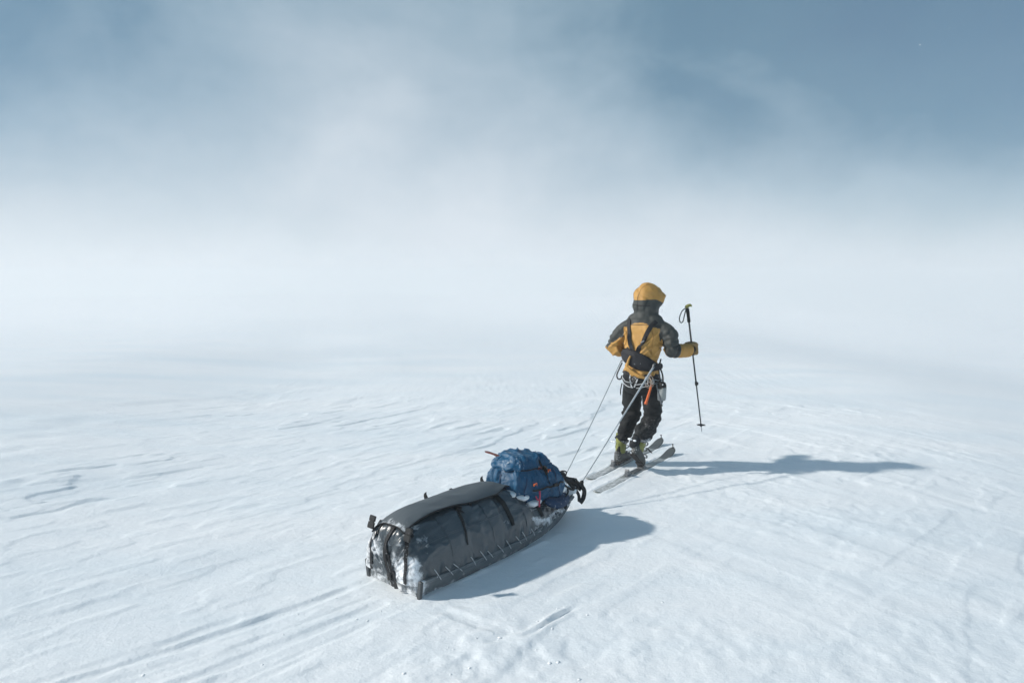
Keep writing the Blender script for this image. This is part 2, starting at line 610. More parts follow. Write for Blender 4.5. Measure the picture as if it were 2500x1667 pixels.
def cling(tree, P, n, off=0.004, sm=2, ref=None):
    """Lay a path of control points onto a surface; returns points and normals."""
    C = catmull(P, n)
    Q, N = [], []
    for p in C:
        loc, nor, _, _ = tree.find_nearest(Vector(p))
        Q.append(np.array(loc) + np.array(nor) * off)
        N.append(np.array(nor))
    Q, N = np.array(Q), np.array(N)
    for _ in range(sm):
        Q[1:-1] = (Q[:-2] + 2 * Q[1:-1] + Q[2:]) / 4
        N[1:-1] = (N[:-2] + 2 * N[1:-1] + N[2:]) / 4
    return Q, N / (np.linalg.norm(N, axis=1)[:, None] + 1e-9)


def strap(name, tree, P, width, thick, mat, parent, n=30, off=0.003, snow=None):
    Q, N = cling(tree, P, n, off)
    V, Fc = ribbon(Q, N, width, thick)
    o = link(name, raw_mesh(name, V, Fc), mat, parent, sm=False)
    if snow is not None:
        set_snow(o, np.full(len(V), snow))
    return o


def simple(name, parts, mat, parent=None, sm=True, snow=None):
    V, Fc = join(parts) if isinstance(parts, list) else parts
    o = link(name, raw_mesh(name, V, Fc), mat, parent, sm)
    if snow is not None:
        set_snow(o, np.full(len(V), snow) if np.isscalar(snow) else snow(np.asarray(V)))
    return o


# ------------------------------------------------------------------ places of the main things
HEAD = R(36.6)                                    # the skier's course, right of straight ahead
PF = np.array([math.sin(HEAD), math.cos(HEAD)])
PR = np.array([math.cos(HEAD), -math.sin(HEAD)])
P0 = np.array([1.33, 6.93])
SHEAD = R(41.0)                                   # the sled's course
SF = np.array([math.sin(SHEAD), math.cos(SHEAD)])
SR = np.array([math.cos(SHEAD), -math.sin(SHEAD)])
S0 = np.array([-0.757, 4.207])


def pw(r, f, h):
    q = P0 + r * PR + f * PF
    return np.array([q[0], q[1], h])


def sw(r, s, h):
    q = S0 + r * SR + s * SF
    return np.array([q[0], q[1], h])


# ------------------------------------------------------------------ snow field
def seg_coords(x, y, P):
    """Distance to a polyline (signed sideways) for arrays."""
    best = np.full(x.shape, 1e9)
    sgn = np.zeros(x.shape)
    for a, b in zip(P[:-1], P[1:]):
        a, b = np.array(a), np.array(b)
        d = b - a
        L2 = d @ d
        t = np.clip(((x - a[0]) * d[0] + (y - a[1]) * d[1]) / L2, 0, 1)
        dx, dy = x - a[0] - t * d[0], y - a[1] - t * d[1]
        ds = np.hypot(dx, dy)
        s_ = (dx * d[1] - dy * d[0]) / math.sqrt(L2)
        m_ = ds < best
        best[m_] = ds[m_]
        sgn[m_] = s_[m_]
    return best, sgn


def ground_h(x, y, detail=True):
    x = np.asarray(x, float)
    y = np.asarray(y, float)
    # rounded crest: falls away ahead and to the right, rises to the left
    h = -2.2 * (1 - np.exp(-(np.maximum(np.hypot(x, y - 5) - 4.0, 0) / 62.0) ** 2))
    x0 = 0.9 + 0.62 * np.clip(y - 3.6, -1, 8)
    xr = np.clip(x - x0, 0, 2.6)
    h = h - (0.022 * xr ** 2 + 0.1144 * np.clip(x - x0 - 2.6, 0, 9.0)) * np.exp(-np.maximum(np.hypot(x, y) - 14, 0) / 40.0)  # crest's right fall, begun early near the camera to dim the snow there
    x1 = 0.75 + 0.40 * np.clip(y - 3.6, -1, 8)
    h = h + 0.20 * sstep(0.0, 5.6, -x - x1) * np.exp(-np.maximum(np.hypot(x, y) - 14, 0) / 40.0)  # left rise added to tilt the snow away from the sun and darken it
    far = np.hypot(x - 0.6, y - 5.5)
    far_amp = 0.4 + 0.6 * sstep(1.0, 7.0, far)
    h = h + 0.05 * far_amp * fbm(x * 0.28 + 3, y * 0.28, oct=2, seed=3)
    if not detail:
        return h
    ca, sa = math.cos(R(46)), math.sin(R(46))
    a = x * ca + y * sa                       # along the wind
    b = -x * sa + y * ca
    wob = 0.5 * fbm(x * 0.35, y * 0.35, oct=2, seed=21)
    right = sstep(-0.3, 1.6, x - 0.25 * (y - 4))
    soft = (1 - 0.65 * right) * (1 - 0.72 * sstep(7.5, 15.0, np.hypot(x, y))) * 0.85
    # sastrugi: long low dunes with small cut scarps
    t1 = fbm(a * 0.42 + wob, b * 1.6 + wob, oct=3, seed=5)
    t2 = fbm(a * 1.1 + wob, b * 3.6, oct=3, seed=9)
    t3 = fbm(a * 2.8, b * 8.5 + wob, oct=2, seed=15)
    pm = sstep(-0.15, 0.35, fbm(x * 0.5, y * 0.5, oct=2, seed=33))
    h = h + soft * (0.014 * t1 + 0.009 * np.tanh(20 * (t1 - 0.12)) * pm)
    h = h + soft * (0.004 * t2 + 0.0070 * np.tanh(26 * (t2 - 0.2)) * (0.25 + pm))
    h = h + soft * 0.0032 * np.tanh(16 * (t3 - 0.18))
    # cross-wind ripples on the right
    a2 = x * math.cos(R(-52)) + y * math.sin(R(-52))
    b2 = -x * math.sin(R(-52)) + y * math.cos(R(-52))
    t4 = fbm(a2 * 0.8, b2 * 4.0, oct=3, seed=44)
    h = h + right * (0.005 * t4 + 0.0022 * np.tanh(8 * (t4 - 0.25)))
    t5 = fbm(x * 9, y * 9, oct=3, gain=0.6, seed=51)
    pebble = sstep(-0.1, 0.5, fbm(x * 0.9 + 5, y * 0.9, oct=2, seed=61))
    h = h + 0.0062 * t5 * (0.3 + pebble * right)
    # broken wind crust in patches on the right
    cr_ = fbm(x * 2.1 + wob, y * 2.1, oct=4, gain=0.55, seed=55)
    h = h + right * 0.0045 * np.tanh(24 * (cr_ - 0.1)) * sstep(0.0, 0.35, fbm(x * 0.7, y * 0.7, oct=2, seed=57)) * (1 - 0.7 * sstep(9, 15, np.hypot(x, y)))
    # broken, trodden snow near the front edge
    chop = np.exp(-(((x - 0.02) / 0.55) ** 2 + ((y - 3.35) / 0.42) ** 2))
    h = h + chop * (0.012 * fbm(x * 5.5, y * 5.5, oct=4, gain=0.6, seed=71) + 0.006 * np.tanh(5 * fbm(x * 9, y * 9, oct=2, seed=72)))
    # keep the snow even under the sled and the skis
    rs = (x - S0[0]) * SR[0] + (y - S0[1]) * SR[1]
    ss = (x - S0[0]) * SF[0] + (y - S0[1]) * SF[1]
    rp = (x - P0[0]) * PR[0] + (y - P0[1]) * PR[1]
    fp = (x - P0[0]) * PF[0] + (y - P0[1]) * PF[1]
    flat = sstep(0.42, 0.27, np.abs(rs)) * sstep(-0.25, 0.0, ss) * sstep(2.3, 1.9, ss)
    flat2 = sstep(0.5, 0.25, np.abs(rp + 0.08)) * sstep(-1.35, -1.0, fp) * sstep(1.45, 1.05, fp)
    fl = np.maximum(flat, flat2)
    base0 = -2.2 * (1 - np.exp(-(np.maximum(np.hypot(x, y - 5) - 4.0, 0) / 62.0) ** 2))
    h = h * (1 - fl) + (base0 + 0.0025 * t5) * fl
    # loose snow pushed up along the skis and the sled
    for rc, f0, f1 in ((-0.212, -0.66, 0.86), (0.052, -0.97, 0.52)):
        dd = np.abs(rp - rc) + 0.012 * fbm(x * 11, y * 11, oct=2, seed=87)
        on = sstep(f0 - 0.25, f0, fp) * sstep(f1 + 0.08, f1, fp)
        h = h + on * (0.012 * np.exp(-((dd - 0.068) / 0.018) ** 2) * (0.6 + 0.9 * fbm(x * 9, y * 9, oct=2, seed=88)) - 0.004 * (dd < 0.05))
    dd = np.abs(rs) - 0.24
    h = h + sstep(-0.1, 0.1, ss) * sstep(1.5, 1.3, ss) * 0.012 * np.exp(-((dd - 0.035) / 0.02) ** 2) * (0.6 + 0.9 * fbm(x * 9, y * 9, oct=2, seed=89))
    # tracks: the sled's trough with two runner grooves, and ski tracks
    crumb = 0.3 * t3 + 0.6 * fbm(x * 7, y * 7, oct=2, seed=81)
    for P, w, dep, *ends in TRACKS:
        d, sg = seg_coords(x, y, P)
        if ends:                                   # tracks that the wind has filled at their ends
            if ends[0]:
                dep = dep * sstep(0.0, ends[0], np.hypot(x - P[0][0], y - P[0][1]))
            if ends[1]:
                dep = dep * sstep(0.0, ends[1], np.hypot(x - P[-1][0], y - P[-1][1]))
            dep = dep * (0.75 + 0.8 * fbm(x * 3.5, y * 3.5, oct=2, seed=83))
        d = np.abs(d + 0.022 * crumb)
        dep = dep * (0.85 + 0.55 * fbm(x * 4, y * 4, oct=2, seed=85))
        h = h - dep * (1 - sstep(w * 0.55, w, d)) + 0.38 * dep * np.exp(-((d - w * 1.35) / (w * 0.5)) ** 2) * (0.7 + 0.9 * crumb)
    return h


TRACKS = [
    ([(-0.93, 4.30), (-1.45, 3.78), (-2.10, 3.17), (-3.4, 2.1), (-6, 0.2)], 0.040, 0.0095),
    ([(-0.86, 4.10), (-1.30, 3.66), (-1.82, 3.17), (-3.0, 2.1), (-5.5, 0.1)], 0.018, 0.0055),
    ([(-0.80, 3.98), (-1.20, 3.58), (-1.57, 3.19), (-2.7, 2.1), (-5.1, 0.0)], 0.044, 0.010),
    ([(-0.58, 4.00), (-0.98, 3.58), (-1.36, 3.17), (-2.4, 2.1), (-4.7, -0.1)], 0.026, 0.006),
    ([(-1.20, 4.22), (-1.45, 3.95), (-1.80, 3.58), (-2.25, 3.13), (-3.5, 2.05)], 0.040, 0.009, 0.9, 0.0),
    ([(0.054, 3.575), (0.24, 3.79), (0.461, 4.02)], 0.026, 0.016, 0.06, 0.25),
    ([(-0.50, 3.95), (-0.20, 3.74), (0.06, 3.58)], 0.05, 0.010, 0.2, 0.2),
]


def graded(lo, hi, step, ext_lo, ext_hi, g=1.075):
    c = list(np.arange(lo, hi + step / 2, step))
    s, q = step, lo
    L_ = []
    while q > ext_lo:
        s *= g
        q -= s
        L_.append(q)
    s, q = step, hi
    U_ = []
    while q < ext_hi:
        s *= g
        q += s
        U_.append(q)
    return np.array(L_[::-1] + c + U_)


def grid_sheet(xs, ys, hfun):
    X, Y = np.meshgrid(xs, ys)
    Z = hfun(X.ravel(), Y.ravel())
    V = np.stack([X.ravel(), Y.ravel(), Z], 1)
    nx, ny = len(xs), len(ys)
    i = np.arange((ny - 1) * (nx - 1))
    r_, c_ = i // (nx - 1), i % (nx - 1)
    a = r_ * nx + c_
    return V, np.stack([a, a + 1, a + nx + 1, a + nx], 1)


gx = graded(-4.2, 5.2, 0.017, -700, 700)
gy = graded(2.7, 10.0, 0.017, -700, 700)
GV, GF = grid_sheet(gx, gy, ground_h)
ground = link("snow_ground", raw_mesh("snow_ground", GV, GF), M_SNOW)
tag(ground, "wind packed snow slope with low ridges and sled tracks", None, None, "structure")

# loose crumbs of snow beside the tracks and in the trodden patch
bm_v, bm_f = [], []
ph = (1 + 5 ** .5) / 2
ICO = np.array([(-1, ph, 0), (1, ph, 0), (-1, -ph, 0), (1, -ph, 0), (0, -1, ph), (0, 1, ph), (0, -1, -ph), (0, 1, -ph), (ph, 0, -1), (ph, 0, 1), (-ph, 0, -1), (-ph, 0, 1)]) / math.sqrt(1 + ph * ph)
ICF = [(0, 11, 5), (0, 5, 1), (0, 1, 7), (0, 7, 10), (0, 10, 11), (1, 5, 9), (5, 11, 4), (11, 10, 2), (10, 7, 6), (7, 1, 8), (3, 9, 4), (3, 4, 2), (3, 2, 6), (3, 6, 8), (3, 8, 9), (4, 9, 5), (2, 4, 11), (6, 2, 10), (8, 6, 7), (9, 8, 1)]
cx, cyy, cr = [], [], []
for _ in range(60):
    cx.append(rng.normal(0.0, 0.42)); cyy.append(rng.normal(3.38, 0.3)); cr.append(0.004 + 0.009 * rng.random() ** 3)
for P, w, dep, *ends in TRACKS:
    P = np.array(P)
    for _ in range(7):
        k = rng.integers(0, min(2, len(P) - 1))
        t = rng.random()
        q = P[k] * (1 - t) + P[k + 1] * t
        d = P[k + 1] - P[k]
        nn = np.array([-d[1], d[0]]) / np.hypot(*d)
        q = q + nn * rng.choice([-1, 1]) * (w * 1.2 + abs(rng.normal(0, 0.03)))
        cx.append(q[0]); cyy.append(q[1]); cr.append(0.003 + 0.007 * rng.random() ** 3)
for _ in range(25):
    cx.append(rng.uniform(0.2, 3.0)); cyy.append(rng.uniform(3.2, 6.4)); cr.append(0.003 + 0.006 * rng.random() ** 4)
for _ in range(14):
    cx.append(rng.uniform(-3.6, 0)); cyy.append(rng.uniform(3.2, 8)); cr.append(0.003 + 0.007 * rng.random() ** 4)
cx, cyy, cr = np.array(cx), np.array(cyy), np.array(cr) * 0.75
cz = ground_h(cx, cyy)
V = np.zeros((len(cx), 12, 3))
for i in range(len(cx)):
    q = ICO * (1 + 0.25 * rng.standard_normal((12, 1))) * np.array([1.35, 1.0, 0.42]) * cr[i]
    V[i] = q @ rotm(0, 0, rng.random() * 6.28).T + (cx[i], cyy[i], cz[i] + cr[i] * 0.15)
Fi = (np.array(ICF)[None] + 12 * np.arange(len(cx))[:, None, None]).reshape(-1, 3)
crumbs = link("snow_crumbs", raw_mesh("snow_crumbs", V.reshape(-1, 3), Fi), CRUMB)
tag(crumbs, "loose snow crumbs scattered over the snow beside the tracks", None, None, "stuff")

# ------------------------------------------------------------------ sled (pulk) with its load cover
sled = empty("cargo_sled", (S0[0], S0[1], 0.0), -SHEAD)
tag(sled, "long dark grey expedition sled under a laced tarpaulin cover, towed across the snow", "sled")


def curve1(xs, ys):
    xs, ys = np.array(xs, float), np.array(ys, float)

    def f(q):
        q = np.asarray(q, float)
        i = np.clip(np.searchsorted(xs, q) - 1, 0, len(xs) - 2)
        t = np.clip((q - xs[i]) / (xs[i + 1] - xs[i]), 0, 1)
        m = np.gradient(ys, xs)
        h_ = xs[i + 1] - xs[i]
        t2, t3 = t * t, t * t * t
        return (2 * t3 - 3 * t2 + 1) * ys[i] + (t3 - 2 * t2 + t) * h_ * m[i] + (-2 * t3 + 3 * t2) * ys[i + 1] + (t3 - t2) * h_ * m[i + 1]
    return f


bagW = curve1([0, 0.15, 0.6, 1.0, 1.25, 1.5, 1.7, 1.86], [0.262, 0.278, 0.285, 0.268, 0.238, 0.18, 0.125, 0.07])
bagH = curve1([0, 0.12, 0.35, 0.6, 0.85, 0.98, 1.12, 1.25, 1.45, 1.7, 1.86], [0.40, 0.438, 0.452, 0.455, 0.455, 0.435, 0.365, 0.305, 0.255, 0.21, 0.175])
rimH = curve1([0, 0.5, 1.2, 1.5, 1.75, 1.9], [0.115, 0.105, 0.105, 0.118, 0.14, 0.158])
hullW = curve1([0, 0.15, 0.6, 1.0, 1.3, 1.5, 1.7, 1.84, 1.93], [0.268, 0.279, 0.281, 0.265, 0.222, 0.172, 0.112, 0.062, 0.02])
hullB = curve1([0, 1.35, 1.55, 1.72, 1.85, 1.93], [-0.012, -0.012, 0.0, 0.035, 0.085, 0.14])
STRAPS = [0.47, 0.82, 1.16, 1.50]


def bag_pt(s, th, grow=0.0):
    s, th = np.broadcast_arrays(np.asarray(s, float), np.asarray(th, float))
    w, ht, hb = bagW(s) + grow, bagH(s) + grow, rimH(s) - 0.03
    n = 2.55
    c, si = np.cos(th), np.sin(th)
    r = w * np.sign(c) * np.abs(c) ** (2 / n)
    z = hb + (ht - hb) * np.abs(si) ** (2 / n)
    # shoulders drawn in a little towards the top, ridge a little left of the middle
    r = r * (1 - 0.17 * ((z - hb) / (ht - hb)) ** 2) - 0.012 * si
    return r, z


def bag_detail(r, s, z, th):
    """Creases of the stiff tarpaulin, in metres along the normal."""
    d = 0.018 * fbm(s * 2.4, th * 1.8, oct=2, seed=101)
    side_ = np.sin(th) ** 0.5
    d = d + 0.013 * (1 - np.abs(fbm(s * 3.2 + 1.8 * th, th * 2.6 - s * 3, oct=3, seed=103)) * 2.4) ** 3 * side_ * 0.8
    d = d + 0.004 * (1 - np.abs(fbm(s * 7 - 3.0 * th, th * 2.0 + s * 2, oct=2, seed=104)) * 2.4) ** 3 * side_ * 0.6
    for q in STRAPS:
        d = d - 0.016 * np.exp(-((s - q) / 0.035) ** 2)
        d = d + 0.004 * np.exp(-((s - q) / 0.11) ** 2) * np.sin((s - q) * 55 + th * 5) * np.sin(th) ** 0.5
    low = np.exp(-((z - 0.13) / 0.05) ** 2)
    d = d + low * 0.007 * np.sin(s * 62 + 2.2 * fbm(s * 4, th * 2, seed=105))
    front = sstep(0.95, 1.3, s)
    d = d + front * 0.012 * fbm(s * 9, th * 4 + s * 5, oct=3, seed=107)
    rear = sstep(0.22, 0.0, s)
    d = d + rear * 0.014 * np.abs(fbm(th * 7.5 + s * 5, s * 5, oct=2, seed=109))
    return d


NTH = 110
ss_ = np.concatenate([np.linspace(0.0, 1.86, 200)])
ths = np.linspace(0, math.pi, NTH)
rings = []
base_ring_s = []
for k, (sv, sc) in enumerate([(-0.045, 0.25), (-0.046, 0.5), (-0.042, 0.7), (-0.034, 0.84), (-0.02, 0.93), (-0.004, 0.98)]):
    r, z = bag_pt(0.0, ths)
    zc = 0.072
    dd = bag_detail(r, np.full_like(ths, sv * 0.5), z, ths)
    fold = 0.020 * np.abs(fbm(ths * 6.0, np.full_like(ths, sc * 1.7), oct=2, seed=111)) * 2 * sc
    rr, zz = r * sc, zc + (z - zc) * sc
    top = np.stack([rr, sv - fold + dd * 0, np.maximum(zz, 0.07)], 1)
    rings.append(top)
for sv in ss_:
    r, z = bag_pt(sv, ths)
    rings.append(np.stack([r, np.full_like(r, sv), z], 1))
for sc in (0.8, 0.5, 0.2):
    r, z = bag_pt(1.86, ths)
    rings.append(np.stack([r * sc, np.full_like(r, 1.86 + 0.03 * (1 - sc)), 0.14 + (z - 0.14) * sc], 1))
nr = len(rings)
BV = np.vstack(rings)
i = np.arange((nr - 1) * (NTH - 1))
a_ = (i // (NTH - 1)) * NTH + i % (NTH - 1)
BF = np.stack([a_, a_ + 1, a_ + NTH + 1, a_ + NTH], 1)
BFl = [tuple(q) for q in BF.tolist()]
c0 = len(BV)
BV = np.vstack([BV, [[0, -0.045, 0.074]]])
BFl += [(c0, q + 1, q) for q in range(NTH - 1)]
BN = normals_of(BV, BFl)
if BN[len(ss_) // 2 * NTH + NTH // 2][2] < 0:
    BFl = [tuple(reversed(q)) for q in BFl]
    BN = -BN
TH = np.concatenate([np.tile(ths, nr), [1.57]])
body_part = sstep(-0.01, 0.05, BV[:, 1])
BV = BV + BN * (bag_detail(BV[:, 0], BV[:, 1], BV[:, 2], TH) * body_part)[:, None]
bag = link("tarpaulin_cover", raw_mesh("tarpaulin_cover", BV, BFl), PVC, sled)
# frozen snow: rear face, along the lacing, in the creases at the front, beside the pack
s_, r_, z_ = BV[:, 1], BV[:, 0], BV[:, 2]
sn = 0.46 * sstep(0.06, -0.02, s_) * (0.40 + 0.6 * sstep(-0.35, 0.45, fbm(r_ * 7, z_ * 7, oct=3, seed=118) + 0.5 * sstep(0.34, 0.2, z_) - 0.6 * sstep(0.30, 0.40, z_) - 0.35 * np.exp(-((r_ - 0.02) / 0.06) ** 2)))
sn = np.maximum(sn, 0.32 * np.exp(-((z_ - 0.135) / 0.03) ** 2) * (0.35 + 0.65 * sstep(0.8, 1.3, s_)))
sn = np.maximum(sn, 0.43 * sstep(0.98, 1.15, s_) * (0.3 + 0.7 * sstep(0.0, 0.6, fbm(s_ * 7, TH * 6, oct=2, seed=120) + 0.25)))
sn = np.maximum(sn, 0.48 * sstep(1.0, 1.1, s_) * sstep(0.78, 0.95, np.sin(TH)) * sstep(1.86, 1.6, s_))
sn = np.maximum(sn, 0.33 * np.exp(-((s_ - 0.07) / 0.05) ** 2) * sstep(0.2, 0.35, z_))
sn = np.maximum(sn, 0.20 * sstep(0.3, 0.7, fbm(s_ * 5, TH * 5, oct=3, seed=122)))
set_snow(bag, sn)
bagtree = bvh(BV, BFl)

# hull
rings = []
for sv in np.linspace(0.0, 1.93, 70):
    w, zr, zb = float(hullW(sv)), float(rimH(sv)), float(hullB(sv))
    zr = max(zr, zb + 0.02)
    wb = w * 0.86
    hh = zr - zb
    prof = [(wb * 0.5, zb), (wb - 0.02, zb), (wb, zb + 0.012 * min(1, hh / .1)), (w - 0.006, zr - 0.028 * min(1, hh / .1)), (w + 0.004, zr - 0.02 * min(1, hh / .1)), (w + 0.006, zr), (w - 0.004, zr + 0.002), (w * 0.6, zr - 0.004)]
    prof = prof + [(-x, z) for x, z in prof[::-1]]
    rings.append(np.array([(x, sv, z) for x, z in prof]))
HV, HF = loft(rings)
HV = np.asarray(HV)
HV[:, 1] += 0.0 + 0.004 * fbm(HV[:, 0] * 9, HV[:, 2] * 9, oct=2, seed=130)
HV[:, 0] += 0.004 * fbm(HV[:, 1] * 5, HV[:, 2] * 9, oct=2, seed=131)
hull = link("hull", raw_mesh("hull", HV, HF), HULLM, sled, sm=False)
set_snow(hull, 0.34 * sstep(0.04, 0.0, HV[:, 1]) + 0.22 * sstep(0.035, 0.0, HV[:, 2]) + 0.16 * sstep(0.25, 0.0, HV[:, 1]))
# rear edging: corner guards and the lower lip of the back wall
for sx in (-1, 1):
    V1 = box((sx * 0.258, -0.006, 0.052), (0.030, 0.024, 0.128), rotm(0, sx * R(8), 0), 0.004)
    simple("corner_guard", V1, HULLD, sled, sm=False)
simple("rear_panel", box((0, -0.004, 0.054), (0.46, 0.016, 0.098), None, 0.004), HULLM, sled, sm=False, snow=0.30)

# lacing between hull rim and cover
for sx in (1, -1):
    for sv in np.arange(0.16, 1.80, 0.095):
        sv = sv + rng.normal(0, 0.014)
        up_ = 0.035 + rng.normal(0, 0.009)
        ww = float(hullW(sv))
        zr = float(rimH(sv))
        p0 = (sx * (ww + 0.006), sv, zr - 0.03)
        r1, z1 = bag_pt(sv - 0.045, 0.42)
        loc, nor, _, _ = bagtree.find_nearest(Vector((sx * ww, sv - 0.045, zr + up_)))
        p1 = np.array(loc) + np.array(nor) * 0.004 + np.array([0, rng.normal(0, 0.008), rng.normal(0, 0.004)])
        V1, F1 = tube([p0, (np.array(p0) + p1) / 2 + np.array([sx * 0.004, 0, 0.0]), p1], 0.0027, 6, 5)
        simple("lacing_cord", (V1, F1), CORD, sled)

# top flap of matte cloth
fs = np.linspace(-0.012, 1.10, 90)
fq = np.linspace(0, 1, 44)
FVt = []
for sv in fs:
    thr = 1.06 + 0.07 * math.sin(sv * 5.0) + 0.32 * float(sstep(0.80, 1.10, sv))         # right edge, by angle round the bag
    thl = 2.42 - 0.30 * float(sstep(0.9, 1.10, sv))
    th = thr + (thl - thr) * fq
    r, z = bag_pt(max(sv, 0.0), th)
    zz = z - 0.10 * max(0.0, (0.03 - sv)) * 1.0
    lift = 0.020 + 0.010 * np.exp(-((fq) / 0.10) ** 2) * math.sin(max(sv, 0) * 4.5 + 0.2) ** 2 + 0.012 * fbm(np.full_like(fq, sv * 3.6), fq * 2.6 + sv * 2, oct=3, seed=141)
    if sv < 0.05:
        lift = lift - 0.006 * (0.05 - sv) / 0.06
    FVt.append(np.stack([r, np.full_like(r, sv), zz + lift], 1))
FVt = np.array(FVt)
Vt = FVt.reshape(-1, 3)
nq = len(fq)
i = np.arange((len(fs) - 1) * (nq - 1))
a_ = (i // (nq - 1)) * nq + i % (nq - 1)
Ft = np.stack([a_, a_ + nq, a_ + nq + 1, a_ + 1], 1).tolist()
Nt = normals_of(Vt, [tuple(q) for q in Ft])
if Nt[len(Nt) // 2][2] < 0:
    Ft = [q[::-1] for q in Ft]
    Nt = -Nt
n0 = len(Vt)
Vall = np.vstack([Vt + Nt * 0.003, Vt - Nt * 0.004])
Fall = [tuple(q) for q in Ft] + [tuple(x + n0 for x in q[::-1]) for q in Ft]
edge = [k for k in range(nq)] + [k * nq + nq - 1 for k in range(1, len(fs))] + [(len(fs) - 1) * nq + k for k in range(nq - 2, -1, -1)] + [k * nq for k in range(len(fs) - 2, 0, -1)]
for k in range(len(edge)):
    a, b = edge[k], edge[(k + 1) % len(edge)]
    Fall.append((a, b, b + n0, a + n0))
flap = link("top_flap", raw_mesh("top_flap", Vall, Fall), FLAPM, sled)
set_snow(flap, 0.30 * sstep(0.08, -0.01, Vall[:, 1]) + 0.06 * sstep(0.2, 0.6, fbm(Vall[:, 1] * 6, Vall[:, 0] * 6, oct=2, seed=144)))
simple("flap_binding", tube(FVt[:, 0] + np.array([0.002, 0, 0.0]), 0.0045, 6, 90), WEB, flap)
simple("flap_binding", tube(FVt[0, :] + np.array([0, -0.002, 0.0]), 0.0045, 6, 44), WEB, flap)
flaptree = bvh(Vall, Fall)
topstree = bvh(np.vstack([BV, Vall]), BFl + [tuple(x + len(BV) for x in q) for q in Fall])


def buckle(parent, c, n, t, size=0.05, tail=None):
    """Side-release buckle: two frames and a tongue, on a strap."""
    n = np.asarray(n, float) / np.linalg.norm(n)
    t = np.asarray(t, float) - n * np.dot(n, t)
    t /= np.linalg.norm(t)
    s2 = np.cross(t, n)
    M = np.stack([s2, t, n], 1)
    b1 = box((0, size * 0.28, 0.006), (size * 0.8, size * 0.55, 0.013), None, 0.003)
    b2 = box((0, -size * 0.30, 0.006), (size * 0.72, size * 0.5, 0.016), None, 0.003)
    b3 = box((0, 0, 0.006), (size * 0.5, size * 0.3, 0.010), None, 0.002)
    V1, F1 = join([b1, b2, b3])
    o = simple("buckle", (V1 @ M.T + np.asarray(c), F1), PLASTIC, parent, sm=False)
    return o


# compression straps from the hull rim up the side and over the load
for k, sv in enumerate(STRAPS):
    wd = [0.034, 0.036, 0.040, 0.036][k]
    for sx in (1, -1):
        th_end = [1.15, 1.28, 1.5, 1.5][k]
        P = []
        for th in np.linspace(0.30, th_end, 9):
            r, z = bag_pt(sv, th, 0.006)
            bend = [-0.055, 0.05, 0.075, 0.02][k] * math.sin((th - 0.3) / (th_end - .3) * math.pi * 0.5 + math.pi / 2) * -1
            P.append((sx * float(r), sv - bend, float(z)))
        P = np.array(P)
        w_ = np.interp(np.linspace(0, 1, 34), [0, 0.18, 0.5, 1], [wd * .75, wd, wd, wd])
        if k == 0:
            w_ = np.interp(np.linspace(0, 1, 34), [0, 0.4, 0.7, 1], [0.010, 0.017, 0.036, 0.046])
        Q, N = cling(bagtree, P, 34, 0.004)
        V1, F1 = ribbon(Q, N, w_, 0.003)
        simple("strap", (V1, F1), WEB, sled, sm=False)
        if sx == 1 and k in (2, 3):
            buckle(sled, Q[24 if k == 2 else 16], N[24 if k == 2 else 16], Q[25] - Q[23], 0.06)
        if sx == 1 and k == 0:                      # loose strap tail
            q = Q[30]
            tl = [q, q + np.array([0.02, 0.05, -0.03]), q + np.array([0.012, 0.10, -0.012]), q + np.array([0.0, 0.12, 0.012])]
            C = catmull(tl, 12)
            simple("strap_tail", ribbon(C, np.tile(N[30], (12, 1)), 0.02, 0.003), WEB, sled, sm=False)
# upright buckle tails along the left edge
for sv, hh in ((0.42, 0.055), (0.66, 0.02), (0.98, 0.06)):
    r, z = bag_pt(sv, 2.05)
    p = np.array([float(r) - 0.01, sv, float(z) + 0.008])
    C = catmull([p + (0.03, 0, -0.012), p + (0.005, 0.0, 0.01), p + (-0.008, 0.0, hh * .7), p + (-0.002, 0.005, hh)], 8)
    simple("strap_tail", ribbon(C, np.tile([[0.3, -1, 0.1]], (8, 1)), [0.03, 0.032, 0.032, 0.03, 0.026, 0.02, 0.012, 0.006], 0.006), PLASTIC, sled, sm=False)
# rear: corner buckles on the flap and straps down the back face
for rx, th in ((0.185, 1.02), (-0.175, 2.30)):
    p = np.array([rx, -0.015, 0.41 if rx > 0 else 0.405])
    buckle(sled, p + (0, -0.012, -0.012), (0, -1, 0.35), (0, -0.35, -1), 0.075)
    P = [p + (0, 0.03, 0.03), p + (0, -0.03, -0.06), (rx * 0.97, -0.06, 0.26), (rx * 0.95, -0.05, 0.15), (rx * 0.93, -0.012, 0.085)]
    strap("rear_strap", bagtree, P, 0.024, 0.003, WEBS, sled, 26, 0.005, snow=0.12)
P = [(0.02, 0.0, 0.44), (0.015, -0.04, 0.37), (0.0, -0.06, 0.30), (0.02, -0.06, 0.2), (0.05, -0.05, 0.13), (0.06, -0.02, 0.09)]
strap("rear_strap", bagtree, P, 0.032, 0.004, WEBS, sled, 30, 0.006, snow=0.06)
C = catmull([(-0.01, -0.055, 0.30), (0.0, -0.072, 0.22), (0.035, -0.07, 0.13), (0.05, -0.055, 0.06), (0.045, -0.05, 0.035)], 18)
simple("strap_tail", ribbon(C, np.tile([[0.2, -1, 0.1]], (18, 1)), 0.022, 0.003), WEBS, sled, sm=False, snow=0.1)
buckle(sled, C[10], (0.1, -1, 0.1), C[11] - C[9], 0.04)
C = catmull([(0.055, -0.055, 0.14), (0.075, -0.058, 0.08), (0.085, -0.05, 0.03)], 10)
simple("strap_tail", ribbon(C, np.tile([[0.2, -1, 0.1]], (10, 1)), 0.028, 0.003), WEBS, sled, sm=False, snow=0.1)
